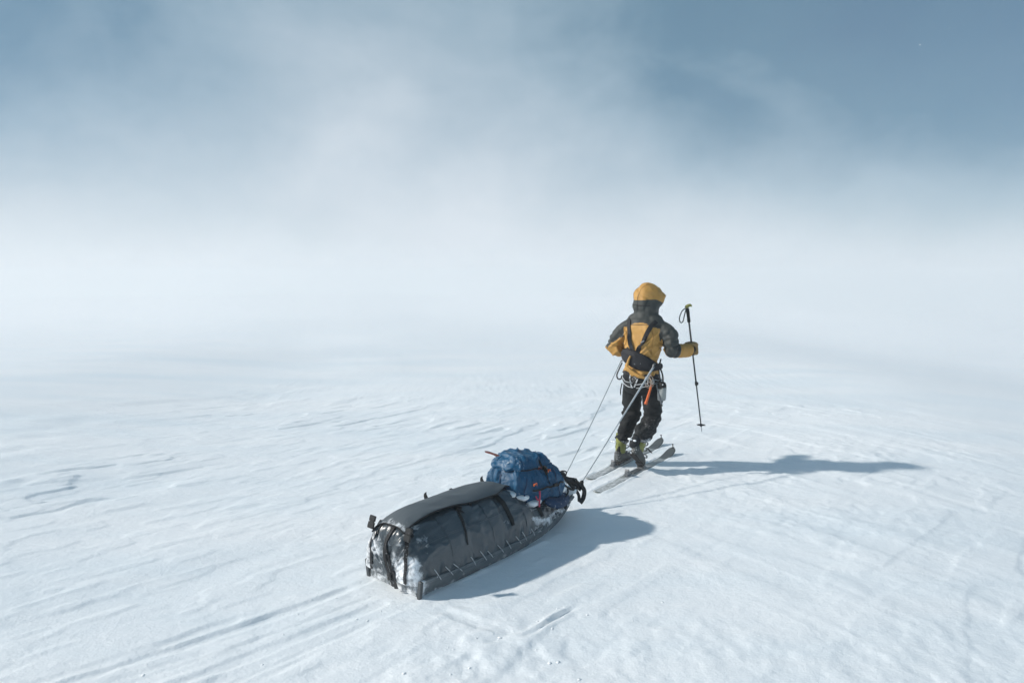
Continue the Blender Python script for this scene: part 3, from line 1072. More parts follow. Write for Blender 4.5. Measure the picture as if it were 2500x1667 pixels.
# seam piping down the rear and the rolled seam of the tarpaulin
P = [(-0.10, 0.0, 0.44), (-0.11, -0.04, 0.37), (-0.12, -0.055, 0.30)]
Q, N = cling(bagtree, P, 14, 0.002)
simple("seam", tube(Q, 0.0045, 6, 14), WEB, sled)
# sewn seams of the cover panels
for sx in (1, -1):
    P = []
    for sv in np.linspace(0.05, 1.75, 12):
        r, z = bag_pt(sv, 0.62)
        P.append((sx * float(r), sv, float(z)))
    strap("seam", bagtree, P, 0.012, 0.0022, PVC, sled, 90, 0.002, snow=0.05)
    for sv in (0.26, 0.66, 1.02):
        P = []
        for th in np.linspace(0.2, 1.2, 8):
            r, z = bag_pt(sv, th)
            P.append((sx * float(r), sv + 0.012 * math.sin(th * 5), float(z)))
        strap("seam", bagtree, P, 0.010, 0.002, PVC, sled, 30, 0.002, snow=0.03)
# nose: tow ring and tow bracket
nose = np.array([0.0, 1.93, 0.155])
simple("tow_bracket", [box(nose + (0, -0.03, 0.01), (0.05, 0.075, 0.012), None, 0.003), tube([nose + (-0.02, 0.0, 0.012), nose + (0, 0.035, 0.018), nose + (0.02, 0.0, 0.012)], 0.006, 8, 9)], METAL, sled, sm=False)

# snow caught between the pack and the cover
def snow_lump(name, parent, blobs, voxel, seed, amp=0.01):
    for k, (c, rad) in enumerate(blobs):
        rings = [ellring((c[0], c[1], c[2] + rad[2] * math.sin(p)), max(1e-3, rad[0] * math.cos(p)), max(1e-3, rad[1] * math.cos(p)), 20) for p in np.linspace(-1.5, 1.5, 13)]
        V, Fc = loft(rings)
        V = np.asarray(V)
        q = V - np.array(c)
        q = q * (1 + 0.45 * fbm(V[:, 0] * 24, V[:, 1] * 24, V[:, 2] * 24, oct=3, seed=seed + k))[:, None]
        simple(name, (q + np.array(c), Fc), CRUMB, parent)


snow_lump("caught_snow", sled, [((0.05, 1.03, 0.375), (0.10, 0.05, 0.022)), ((0.14, 1.09, 0.345), (0.07, 0.06, 0.02)), ((-0.05, 1.02, 0.385), (0.07, 0.04, 0.02)),
                                ((0.17, 1.20, 0.285), (0.05, 0.07, 0.022)), ((0.13, 1.30, 0.27), (0.06, 0.07, 0.02)), ((0.10, 1.58, 0.22), (0.05, 0.08, 0.02))], 0.008, 150, 0.012)

# ------------------------------------------------------------------ blue rucksack strapped on the sled
pack = empty("rucksack", tuple(sw(0.0, 1.33, 0.27)), -SHEAD)
tag(pack, "snow dusted blue rucksack lying on the front of the sled", "rucksack")


def pack_rings(sections, n=64):
    return [ellring(c, a, b, n, ex, 0.0, tilt) for c, a, b, ex, tilt in sections]


# stations stacked upward: centre, half sizes (across, along), roundness, lean
secs = [((0.0, 0.02, -0.03), 0.17, 0.28, 2.6, (0, -0.12)),
        ((-0.005, 0.015, 0.03), 0.212, 0.335, 2.7, (0, -0.12)),
        ((-0.01, 0.005, 0.10), 0.215, 0.325, 2.7, (0, -0.10)),
        ((-0.02, -0.01, 0.18), 0.205, 0.29, 2.7, (0, -0.07)),
        ((-0.03, -0.025, 0.24), 0.178, 0.235, 2.6, (0, -0.05)),
        ((-0.04, -0.045, 0.30), 0.148, 0.19, 2.5, (0, -0.03)),
        ((-0.045, -0.05, 0.32), 0.11, 0.15, 2.3, (0, 0.0))]
PVv, PFc = loft(pack_rings(secs))
# lid roll along the top
lid = [loft([ellring((-0.033, -0.035, zz), a, b, 56, 2.7, 0.0, (0.0, -0.06)) for zz, a, b in ((0.235, 0.15, 0.20), (0.245, 0.178, 0.234), (0.262, 0.180, 0.236), (0.29, 0.168, 0.215), (0.318, 0.145, 0.182), (0.335, 0.105, 0.14), (0.342, 0.05, 0.08))])]
PVv, PFc = remesh(*join([(PVv, PFc)]), 0.009, 5)
PN = normals_of(PVv, PFc)
x, y, z = PVv.T
ang = np.arctan2(y, x)
wr = 0.022 * fbm(x * 6, y * 6, z * 4, oct=3, seed=160)
wr += 0.026 * np.clip(1 - np.abs(fbm(ang * 4.2 + z * 4, z * 3.4, oct=3, seed=161)) * 2.6, 0, 1) ** 2.5 * sstep(0.0, 0.08, z)       # folds running up to the drawcord
wr -= 0.020 * np.exp(-((z - 0.265 + 0.1 * y) / 0.012) ** 2)                                              # groove under the lid
wr -= 0.012 * np.exp(-((z - 0.06 - 0.25 * (x - 0.1)) / 0.014) ** 2) * sstep(-0.1, 0.1, -y)              # pocket seam
PVv = PVv + PN * wr[:, None]
pbody = link("pack_body", raw_mesh("pack_body", PVv, PFc), BLUE, pack)
sn = 0.50 * sstep(-0.06, -0.16, x) * sstep(0.26, 0.08, z) * sstep(0.1, -0.1, y)
sn = np.maximum(sn, 0.33 * sstep(0.10, 0.26, y) * sstep(0.25, 0.05, z))
sn = np.maximum(sn, 0.24 * np.exp(-((z - 0.11) / 0.02) ** 2) * sstep(0.0, -0.2, y))
sn = np.maximum(sn, 0.16 * sstep(0.2, 0.6, fbm(x * 14, y * 14, z * 14, oct=2, seed=163)))
set_snow(pbody, sn)
ptree = bvh(PVv, PFc)
LV, LF = remesh(*join(lid), 0.008, 3)
LN = normals_of(LV, LF)
LV = LV + LN * (0.016 * fbm(LV[:, 0] * 9, LV[:, 1] * 9, LV[:, 2] * 9, oct=3, seed=165) + 0.018 * np.clip(1 - np.abs(fbm(LV[:, 0] * 7 + LV[:, 1] * 7, LV[:, 1] * 7, LV[:, 2] * 5, oct=2, seed=168)) * 2.6, 0, 1) ** 2.5)[:, None]
plid = link("pack_lid", raw_mesh("pack_lid", LV, LF), BLUE, pack)
set_snow(plid, 0.10 + 0.16 * sstep(0.0, 0.5, fbm(LV[:, 0] * 10, LV[:, 1] * 10, oct=2, seed=166)))
# lid buckle, cord lock and orange toggles
loc, nor, _, _ = ptree.find_nearest(Vector((0.22, -0.03, 0.26)))
buckle(pack, np.array(loc) + np.array(nor) * 0.004, np.array(nor), (0, 0.2, -1), 0.055)
strap("lid_strap", ptree, [(0.10, 0.0, 0.34), (0.2, -0.02, 0.27), (0.22, -0.01, 0.2), (0.23, 0.0, 0.14)], 0.016, 0.003, WEB, pack, 16, 0.004)
strap("drawcord", ptree, [(0.0, -0.27, 0.255), (0.10, -0.22, 0.262), (0.17, -0.12, 0.265), (0.2, -0.02, 0.27)], 0.010, 0.004, WEB, pack, 20, 0.003)
for q, mt, sz in (((0.23, 0.02, 0.235), ORANGE, 0.026), ((0.23, -0.16, 0.165), ORANGE, 0.022), ((0.21, -0.05, 0.275), REDM, 0.02)):
    loc, nor, _, _ = ptree.find_nearest(Vector(q))
    l, n_ = np.array(loc), np.array(nor)
    simple("toggle", [box(l + n_ * 0.008, (sz * 0.6, sz * 0.7, sz), rotm(0.3, 0.4, 0.8), 0.003), tube([l + n_ * 0.008, l + n_ * 0.02 + (0.008, 0.01, 0.012), l + n_ * 0.006 + (0.012, 0.018, -0.006)], 0.003, 6, 7)], mt, pack, sm=False)
# panel seams and a side compression strap
for P in ([(0.20, -0.27, 0.02), (0.20, -0.24, 0.12), (0.18, -0.20, 0.22)], [(0.24, 0.16, 0.0), (0.22, 0.13, 0.12), (0.18, 0.10, 0.24)], [(-0.02, -0.34, 0.0), (-0.02, -0.31, 0.12), (-0.02, -0.27, 0.22)]):
    strap("seam", ptree, P, 0.008, 0.003, BLUED, pack, 22, 0.002, snow=0.05)
strap("side_strap", ptree, [(0.24, 0.20, 0.11), (0.26, 0.08, 0.115), (0.25, -0.06, 0.12), (0.22, -0.2, 0.12)], 0.014, 0.003, WEB, pack, 26, 0.004)
loc, nor, _, _ = ptree.find_nearest(Vector((0.26, 0.06, 0.115)))
buckle(pack, np.array(loc) + np.array(nor) * 0.004, np.array(nor), (0, 1, 0), 0.035)
# pink cord loop low on the side
loc, nor, _, _ = ptree.find_nearest(Vector((0.26, -0.13, 0.05)))
l, n_ = np.array(loc) + np.array(nor) * 0.008, np.array(nor)
simple("pink_cord_loop", [tube([l + (0.006, 0.008, 0.055), l + (0.012, 0.004, 0.02), l + (0.016, -0.006, -0.03), l + (0.02, -0.012, -0.062)], 0.0065, 8, 14),
                          tube([l + (0.0, -0.03, 0.02), l + (0.012, -0.02, -0.01), l + (0.012, 0.0, 0.0), l + (0.006, 0.01, 0.03)], 0.005, 8, 14)], PINK, pack)
# padded hip belt wing, flopped over the cover
C = catmull([(0.19, -0.02, 0.005), (0.235, 0.05, -0.028), (0.225, 0.14, -0.045), (0.19, 0.23, -0.05), (0.16, 0.28, -0.035)], 24)
Nw = np.tile([[0.75, -0.1, 0.66]], (24, 1))
V1, F1 = ribbon(C, Nw, np.interp(np.linspace(0, 1, 24), [0, .1, .8, 1], [0.05, 0.085, 0.095, 0.07]), 0.022)
simple("hip_belt_wing", (V1, F1), BLUED, pack, snow=lambda q: 0.10 + 0.12 * sstep(0.0, 0.5, fbm(q[:, 0] * 30, q[:, 1] * 30, seed=170)))
strap("hip_belt_edge", ptree, [(0.2, -0.05, -0.01), (0.25, 0.03, -0.02), (0.24, 0.1, -0.02)], 0.02, 0.01, WEB, pack, 10, 0.004)
# shoulder straps and webbing tangled at the front
tang = [
    ([(0.10, 0.19, 0.16), (0.13, 0.30, 0.10), (0.14, 0.40, 0.05), (0.15, 0.47, 0.015), (0.175, 0.525, -0.045), (0.18, 0.515, -0.11), (0.172, 0.48, -0.15)], 0.038, 0.010),
    ([(0.05, 0.22, 0.17), (0.09, 0.32, 0.12), (0.13, 0.37, 0.04), (0.16, 0.43, -0.03), (0.17, 0.46, -0.08), (0.172, 0.465, -0.13)], 0.028, 0.006),
    ([(-0.08, 0.27, 0.13), (-0.04, 0.38, 0.08), (0.03, 0.46, 0.02), (0.09, 0.52, -0.03), (0.12, 0.56, -0.07)], 0.030, 0.008),
    ([(0.16, 0.20, 0.10), (0.17, 0.31, 0.02), (0.16, 0.40, -0.02), (0.13, 0.50, -0.04)], 0.020, 0.005),
    ([(0.14, 0.32, 0.05), (0.18, 0.30, -0.01), (0.2, 0.22, -0.035), (0.22, 0.14, -0.02)], 0.014, 0.004),
    ([(0.04, 0.34, 0.09), (0.06, 0.37, 0.12), (0.09, 0.395, 0.115), (0.095, 0.38, 0.08)], 0.011, 0.005),
    ([(0.12, 0.36, 0.08), (0.15, 0.43, 0.055), (0.17, 0.46, 0.0), (0.15, 0.42, -0.03)], 0.016, 0.005),
]
for P, w, t in tang:
    C = catmull(P, 26)
    Nn = C - np.array([0.0, 0.15, -0.12])
    Nn = Nn / np.linalg.norm(Nn, axis=1)[:, None] * 0.35 + np.array([0.6, -0.65, 0.42])
    simple("shoulder_strap" if w > 0.029 else "webbing", ribbon(C, Nn, w, t), WEBS, pack, sm=False, snow=0.06)
for c, n_, t in (((0.145, 0.44, 0.045), (0.6, 0.2, 0.7), (0.1, 1, -.4)), ((0.10, 0.33, 0.115), (0.5, 0.2, 0.8), (0.1, 1, -.5)), ((0.175, 0.515, -0.06), (0.9, 0.3, 0.2), (0, -0.2, -1))):
    buckle(pack, c, n_, t, 0.045)
# webbing loop from the wing down to the hull
C = catmull([(0.175, 0.235, -0.03), (0.20, 0.24, -0.08), (0.185, 0.26, -0.13), (0.16, 0.27, -0.10)], 16)
simple("webbing", ribbon(C, np.tile([[0.9, -0.3, 0.3]], (16, 1)), 0.03, 0.005), WEBS, pack, sm=False, snow=0.06)
snow_lump("caught_snow", pack, [((0.06, 0.31, 0.02), (0.08, 0.07, 0.04)), ((0.12, 0.27, 0.03), (0.06, 0.07, 0.045)), ((0.0, 0.4, -0.03), (0.07, 0.07, 0.03)), ((0.10, 0.42, -0.04), (0.06, 0.06, 0.03))], 0.009, 172, 0.016)

# ice axe carried behind the lid: adze to the left, pick to the right
axe = empty("ice_axe", tuple(sw(-0.17, 1.15, 0.60)), -SHEAD + R(-6))
tag(axe, "ice axe tucked behind the lid of the blue rucksack, red brown adze showing", "ice axe")
blade = []
for xq, w, t in ((-0.155, 0.004, 0.006), (-0.13, 0.030, 0.010), (-0.10, 0.036, 0.010), (-0.05, 0.022, 0.012), (0.0, 0.020, 0.014), (0.08, 0.018, 0.010), (0.16, 0.014, 0.008), (0.225, 0.004, 0.005)):
    zz = -0.9 * (xq / 2) ** 2 + 0.06 * (xq < 0) * abs(xq)
    blade.append(np.array([(xq, -w / 2, zz - t / 2), (xq, w / 2, zz - t / 2), (xq, w / 2, zz + t / 2), (xq, -w / 2, zz + t / 2)]))
blade = [q * 0.8 for q in blade]
simple("axe_head", loft(blade), REDM, axe, sm=False)
simple("axe_shaft", tube([(0, 0.0, 0.0), (0.02, 0.12, -0.09), (0.04, 0.28, -0.2)], 0.011, 10, 12), METAL, axe)


# ------------------------------------------------------------------ the skier
person = empty("person", (P0[0], P0[1], 0.0), -HEAD)
tag(person, "person on skis in an ochre and charcoal hooded jacket, seen from behind, hauling the sled", "person")

YAW = R(-38)                 # head turned to the right
hf = np.array([-math.sin(YAW), math.cos(YAW)])     # where the face points
HL, HR_ = np.array([-0.095, 0.0, 0.93]), np.array([0.095, 0.0, 0.93])
KL, KR = np.array([-0.140, 0.075, 0.545]), np.array([0.105, 0.030, 0.525])
AL, AR = np.array([-0.205, -0.055, 0.17]), np.array([0.045, -0.225, 0.265])
SHL, SHR = np.array([-0.168, 0.035, 1.445]), np.array([0.180, 0.08, 1.443])
EL, ER = np.array([-0.306, 0.0, 1.225]), np.array([0.288, 0.06, 1.248])
WL, WR = np.array([-0.19, 0.24, 1.17]), np.array([0.392, 0.268, 1.225])
HANDR = np.array([0.425, 0.335, 1.225])
HANDL = np.array([-0.16, 0.32, 1.15])

# --- body: one continuous figure under the clothes
parts = [loft([ellring((0, 0, 0.86), 0.13, 0.10, 28), ellring((0, 0, 0.95), 0.155, 0.115, 28), ellring((0, 0.005, 1.1), 0.13, 0.10, 28), ellring((0, 0.03, 1.32), 0.165, 0.115, 28),
               ellring((0, 0.05, 1.45), 0.155, 0.10, 28), ellring((0, 0.06, 1.52), 0.08, 0.07, 28)])]
parts.append(tube([(0, 0.06, 1.48), (0, 0.07, 1.56), (0.0, 0.085, 1.64)], [0.065, 0.058, 0.06], 16))
hc = np.array([0.01, 0.10, 1.72])
parts.append(loft([ellring(tuple(hc + (hf[0] * o, hf[1] * o, dz)), a, b, 24, 2.0, YAW) for dz, a, b, o in ((-0.115, 0.035, 0.05, 0.03), (-0.09, 0.055, 0.075, 0.02), (-0.04, 0.068, 0.09, 0.008), (0.02, 0.075, 0.097, 0), (0.07, 0.066, 0.085, -0.005), (0.105, 0.035, 0.045, -0.008))]))
nz = hc + np.array([hf[0] * 0.10, hf[1] * 0.10, -0.015])
parts.append(tube([nz + (-hf[0] * .02, -hf[1] * .02, 0.035), nz + (hf[0] * .008, hf[1] * .008, 0.0), nz + (-hf[0] * .02, -hf[1] * .02, -0.012)], [0.010, 0.015, 0.011], 8))
for S_, E_, W_, H_ in ((SHL, EL, WL, HANDL), (SHR, ER, WR, HANDR)):
    parts.append(tube([S_ * .9 + np.array([0, 0.05, 1.45]) * .1, S_, E_, W_, H_], [0.06, 0.055, 0.042, 0.03, 0.028], 14))
for H_, K_, A_ in ((HL, KL, AL), (HR_, KR, AR)):
    parts.append(tube([H_ + (0, 0, 0.05), H_, K_, A_ + (0, 0, 0.06), A_], [0.085, 0.085, 0.058, 0.045, 0.042], 14))
V, Fc = remesh(*join(parts), 0.010, 2)
body = link("body", raw_mesh("body", V, Fc), [BASEL, SKIN], person)
fz = np.array([np.mean([V[i][2] for i in f]) for f in Fc])
fx = np.array([np.mean([V[i][0] * hf[0] + V[i][1] * hf[1] for i in f]) for f in Fc])
body.data.polygons.foreach_set("material_index", ((fz > 1.60) & (fx > 0.10)).astype(np.int32))
side = np.array([hf[1], -hf[0]])
gog = [hc + np.array([hf[0] * (0.112 - 0.9 * abs(q) * abs(q) * 6), hf[1] * (0.112 - 0.9 * abs(q) * abs(q) * 6), 0.028]) + np.array([side[0] * q, side[1] * q, 0]) for q in np.linspace(-0.075, 0.075, 9)]
simple("goggles", tube(gog, [0.018, 0.026, 0.03, 0.03, 0.026, 0.03, 0.03, 0.026, 0.018], 10, 24), PLASTIC, body)

# --- jacket with hood, fused into one garment
tors = [((0.0, -0.005, 0.985), 0.182, 0.150), ((0.0, -0.005, 1.04), 0.180, 0.148), ((0.0, 0.0, 1.10), 0.170, 0.138), ((0, 0.005, 1.16), 0.176, 0.140), ((0, 0.015, 1.25), 0.190, 0.146),
        ((0, 0.03, 1.34), 0.203, 0.148), ((0, 0.045, 1.42), 0.210, 0.140), ((0, 0.055, 1.48), 0.195, 0.122), ((0, 0.06, 1.53), 0.145, 0.105), ((0, 0.065, 1.56), 0.10, 0.09)]
jp = [loft([ellring(c, a, b, 48, 2.25, 0.0, (0, 0.10) if c[2] < 1.05 else None) for c, a, b in tors])]
hood = [((0.0, 0.055, 1.50), 0.130, 0.110), ((0.0, 0.06, 1.56), 0.120, 0.118), ((0.002, 0.075, 1.63), 0.124, 0.135), ((0.006, 0.088, 1.70), 0.128, 0.146), ((0.010, 0.095, 1.76), 0.127, 0.147),
        ((0.012, 0.10, 1.81), 0.117, 0.136), ((0.014, 0.105, 1.855), 0.092, 0.108), ((0.015, 0.108, 1.885), 0.055, 0.066), ((0.015, 0.11, 1.897), 0.02, 0.025)]
jp.append(loft([ellring(c, a, b, 40, 2.15, YAW) for c, a, b in hood]))
# stiffened peak over the face
pk = hc + np.array([hf[0] * 0.125, hf[1] * 0.125, 0.05])
jp.append(loft([ellring(tuple(pk + np.array([hf[0] * o, hf[1] * o, dz])), a, b, 20, 2.0, YAW) for dz, a, b, o in ((-0.10, 0.085, 0.02, -0.02), (-0.05, 0.10, 0.035, -0.01), (0.0, 0.095, 0.06, 0.0), (0.03, 0.075, 0.05, -0.02))]))
SLL = [SHL * .75 + np.array([0, .05, 1.45]) * .25, SHL, (SHL + EL) / 2 + (-0.028, 0.0, 0.02), EL, (EL + WL) / 2 + (-0.01, 0.01, -0.012), WL]
SLR = [SHR * .75 + np.array([0, .05, 1.45]) * .25, SHR, (SHR + ER) / 2 + (0.035, 0.0, 0.025), ER, (ER + WR) / 2 + (0.012, -0.012, -0.012), WR]
jp.append(tube(SLL, [0.078, 0.080, 0.078, 0.074, 0.068, 0.057], 22, 40))
for S_ in (SHL, SHR):
    jp.append(tube([(S_[0] * 0.15, 0.055, 1.555), (S_[0] * 0.6, 0.05, 1.505), tuple(S_ + np.array([0, 0, -0.01]))], [0.085, 0.088, 0.070], 18, 14))
jp.append(tube(SLR, [0.078, 0.082, 0.082, 0.078, 0.072, 0.061], 22, 40))
JV, JF = remesh(*join(jp), 0.0075, 5)
JN = normals_of(JV, JF)


def poly_param(X, P):
    best = np.full(len(X), 1e9)
    par = np.zeros(len(X))
    near = np.zeros_like(X)
    for k in range(len(P) - 1):
        a, b = np.asarray(P[k]), np.asarray(P[k + 1])
        d = b - a
        t = np.clip(((X - a) @ d) / (d @ d), 0, 1)
        q = a + t[:, None] * d
        ds = np.linalg.norm(X - q, axis=1)
        m_ = ds < best
        best[m_], par[m_] = ds[m_], (k + t)[m_]
        near[m_] = q[m_]
    return best, par, near


def wrinkles(X, N):
    x, y, z = X.T
    dl, pl, _ = poly_param(X, SLL)
    dr, pr, _ = poly_param(X, SLR)
    w = 0.011 * fbm(x * 9, y * 9, z * 7, oct=3, seed=201)
    # folds hang from the harness and shoulder blades on the back
    back = sstep(1.0, 1.08, z) * sstep(1.47, 1.38, z) * sstep(0.04, -0.04, y)
    w += back * 0.026 * (np.clip(1 - np.abs(fbm(x * 9 + z * 5.5, z * 2.6 - x * 2, oct=2, seed=203)) * 2.6, 0, 1) ** 2 - 0.3)
    w += back * 0.022 * (np.clip(1 - np.abs(fbm(x * 8 - z * 7, z * 2.2, oct=2, seed=205)) * 2.6, 0, 1) ** 2 - 0.3)
    slv = ((pl > 0.9) & (dl < 0.11)) | ((pr > 0.9) & (dr < 0.115))
    pp = np.where(dl < dr, pl, pr)
    w += slv * 0.024 * (np.abs(np.sin(pp * 6.5 + 2.6 * fbm(x * 6, y * 6, z * 6, oct=2, seed=207))) - 0.5) * np.exp(-((pp - 2.9) / 0.9) ** 2)
    w += slv * 0.014 * (np.abs(np.sin(pp * 11 + 3 * fbm(x * 7, y * 7, z * 7, oct=2, seed=208))) - 0.5) * sstep(3.6, 4.8, pp)
    hd = sstep(1.52, 1.6, z)
    w += hd * 0.008 * np.sin(z * 42 + 2.2 * fbm(x * 8, y * 8, z * 3, oct=2, seed=209)) * sstep(1.72, 1.60, z)
    w += hd * 0.009 * (np.abs(fbm(x * 10 + y * 3, z * 7, oct=2, seed=211)) * 2 - .4)
    hem = sstep(1.06, 0.99, z)
    w += hem * 0.010 * np.sin(np.arctan2(y, x) * 9 + 2 * fbm(x * 6, y * 6, seed=213))
    w -= 0.014 * np.exp(-((z - 1.105) / 0.03) ** 2) * (dl > 0.09) * (dr > 0.09)
    return w


JV = JV + JN * wrinkles(JV, JN)[:, None]
JV = relax(JV, JF, 1, 0.3)
FC = np.array([np.mean(JV[list(f)], axis=0) for f in JF])
dl, pl, nl = poly_param(FC, SLL)
dr, pr, nrr = poly_param(FC, SLR)
ho = (FC[:, 0] - hc[0]) * hf[0] + (FC[:, 1] - hc[1]) * hf[1]
hs_ = (FC[:, 0] - hc[0]) * side[0] + (FC[:, 1] - hc[1]) * side[1]
# face opening of the hood
openm = (FC[:, 2] > 1.60) & (FC[:, 2] < 1.80) & (ho > 0.115) & (np.hypot(hs_ / 0.085, (FC[:, 2] - 1.70) / 0.10) < 1)
JF2 = [f for f, k in zip(JF, ~openm) if k]
keep = ~openm
FC, dl, pl, nl, dr, pr, nrr, ho = FC[keep], dl[keep], pl[keep], nl[keep], dr[keep], pr[keep], nrr[keep], ho[keep]
char = np.zeros(len(FC), bool)
x, y, z = FC.T
sl_l = (pl > 1.0) & (dl < 0.105) & (dl < dr) & (x < -0.19 + 0.06 * (z < 1.3))
sl_r = (pr > 1.0) & (dr < 0.115) & (dr < dl) & (x > 0.195 - 0.05 * (z < 1.3))
torso = ~(sl_l | sl_r) & (z < 1.56)
char |= torso & (z > 1.492 - 0.28 * np.maximum(np.abs(x) - 0.07, 0) + 0.012 * np.cos(x * 20))
char |= (z >= 1.50) & (z < 1.735 + 0.03 * (x + 0.05) * 0 - 0.34 * np.maximum(ho - 0.02, 0) - 0.10 * np.maximum(-ho - 0.06, 0)) & (np.hypot(x, y - 0.08) < 0.22)
ol = FC - nl
orr = FC - nrr
dirl = np.array([-0.75, -0.45, 0.35])
dirr = np.array([0.80, -0.25, 0.45])
nol = ol / (np.linalg.norm(ol, axis=1)[:, None] + 1e-9)
nor_ = orr / (np.linalg.norm(orr, axis=1)[:, None] + 1e-9)
char |= sl_l & (pl < 4.35) & (nol @ dirl > -1.2 + 1.18 * sstep(1.0, 2.0, pl) + 0.75 * sstep(1.9, 3.0, pl))
char |= sl_r & (pr < 3.62) & (nor_ @ dirr > -1.2 + 0.75 * sstep(1.0, 2.0, pr))
jacket = link("jacket", raw_mesh("jacket", JV, JF2), [OCHRE, CHAR], person)
jacket.data.polygons.foreach_set("material_index", char.astype(np.int32))
jtree = bvh(JV, JF2)
# taped seams and the hood's draw cord
CHARS = material("charcoal_seam_tape", (0.028, 0.030, 0.029), 0.7)
OCHRS = material("ochre_seam_tape", (0.34, 0.175, 0.042), 0.7)
bk = -np.array([hf[0], hf[1]])
for off_ in (-0.05, 0.05):
    P = [(hc[0] + bk[0] * rr_ + side[0] * off_, hc[1] + bk[1] * rr_ + side[1] * off_, zz) for rr_, zz in ((0.02, 1.90), (0.09, 1.86), (0.14, 1.78), (0.15, 1.70), (0.14, 1.62))]
    strap("seam", jtree, P[:3], 0.004, 0.002, OCHRS, jacket, 18, 0.002)
    strap("seam", jtree, P[2:], 0.004, 0.002, CHARS, jacket, 18, 0.002)
P = [(hc[0] + bk[0] * 0.15 * math.cos(q) + side[0] * 0.15 * math.sin(q), hc[1] + bk[1] * 0.15 * math.cos(q) + side[1] * 0.15 * math.sin(q), 1.675) for q in np.linspace(-1.2, 1.2, 9)]
strap("draw_cord", jtree, P, 0.008, 0.004, WEB, jacket, 30, 0.002)
strap("seam", jtree, [(-0.2, -0.03, 1.46), (-0.10, -0.09, 1.49), (0.0, -0.10, 1.493), (0.10, -0.07, 1.49), (0.2, 0.0, 1.46)], 0.004, 0.002, CHARS, jacket, 40, 0.002)
for sx in (-1, 1):
    strap("seam", jtree, [(sx * 0.155, -0.09, 1.44), (sx * 0.165, -0.10, 1.32), (sx * 0.16, -0.10, 1.2)], 0.006, 0.003, OCHRS, jacket, 24, 0.002)
# cuffs
for W_, H_, n_ in ((WL, HANDL, 0), (WR, HANDR, 1)):
    d = (H_ - W_) / np.linalg.norm(H_ - W_)
    simple("cuff", tube([W_ - d * 0.012, W_ + d * 0.004, W_ + d * 0.018], [0.060, 0.061, 0.054], 20, 9), OCHRE, jacket)

# --- trousers
tp = [loft([ellring((0, 0, 1.08), 0.150, 0.118, 40, 2.2), ellring((0, -0.005, 1.0), 0.168, 0.138, 40, 2.2), ellring((0, -0.01, 0.92), 0.182, 0.150, 40, 2.3), ellring((0, -0.005, 0.84), 0.178, 0.142, 40, 2.3), ellring((0, 0.0, 0.77), 0.155, 0.115, 40, 2.3)])]
LEGL = [HL + (0.0, 0, 0.0), (HL + KL) / 2 + (-0.004, 0.012, 0.01), KL, (KL + AL) / 2 + (0.004, -0.004, 0.02), AL + (0.0, -0.01, 0.085)]
LEGR = [HR_ + (0.0, 0, 0.0), (HR_ + KR) / 2 + (0.004, 0.012, 0.01), KR, (KR + AR) / 2 + (0.018, 0.012, 0.012), AR + (0.018, 0.03, 0.07)]
tp.append(tube(LEGL, [0.108, 0.104, 0.092, 0.086, 0.074], 26, 40))
tp.append(tube(LEGR, [0.108, 0.106, 0.094, 0.090, 0.080], 26, 40))
TV, TF = remesh(*join(tp), 0.0085, 4)
TN = normals_of(TV, TF)
x, y, z = TV.T
w = 0.008 * fbm(x * 8, y * 8, z * 6, oct=3, seed=221)
w += 0.022 * (np.abs(fbm(x * 6, y * 6, z * 13, oct=3, seed=223)) * 2 - 0.5) * sstep(0.72, 0.55, z)
w += 0.018 * (np.abs(fbm(x * 5 + z * 4, y * 5, z * 8, oct=2, seed=225)) * 2 - 0.5)
w += 0.016 * (fbm(x * 10, y * 10, z * 12, oct=2, seed=227)) * sstep(0.40, 0.28, z)
TV = TV + TN * w[:, None]
trousers = link("trousers", raw_mesh("trousers", TV, TF), BLACKF, person)
sn = 0.27 * np.exp(-(((x + 0.01) / 0.10) ** 2 + ((z - 0.955) / 0.055) ** 2)) * (y < -0.02)
hemz = np.where(x < -0.06, 0.26, 0.34)
sn = np.maximum(sn, 0.33 * sstep(0.03, 0.0, z - hemz) * sstep(0.06, -0.08, y + (0.05 * (x > -.06))))
sn = np.maximum(sn, 0.17 * (x > 0) * sstep(0.66, 0.5, z) * sstep(0.3, 0.4, z))
set_snow(trousers, sn)
ttree = bvh(TV, TF)
snow_lump("caught_snow", trousers, [(tuple(np.array(LEGL[-1]) + (-0.055, -0.055, 0.0)), (0.024, 0.018, 0.013)), (tuple(np.array(LEGL[-1]) + (-0.02, -0.078, 0.004)), (0.02, 0.013, 0.012)),
                                    (tuple(np.array(LEGR[-1]) + (-0.05, -0.07, 0.012)), (0.026, 0.015, 0.012)), (tuple(np.array(LEGR[-1]) + (0.01, -0.085, 0.008)), (0.02, 0.012, 0.010))], 0.006, 230, 0.012)


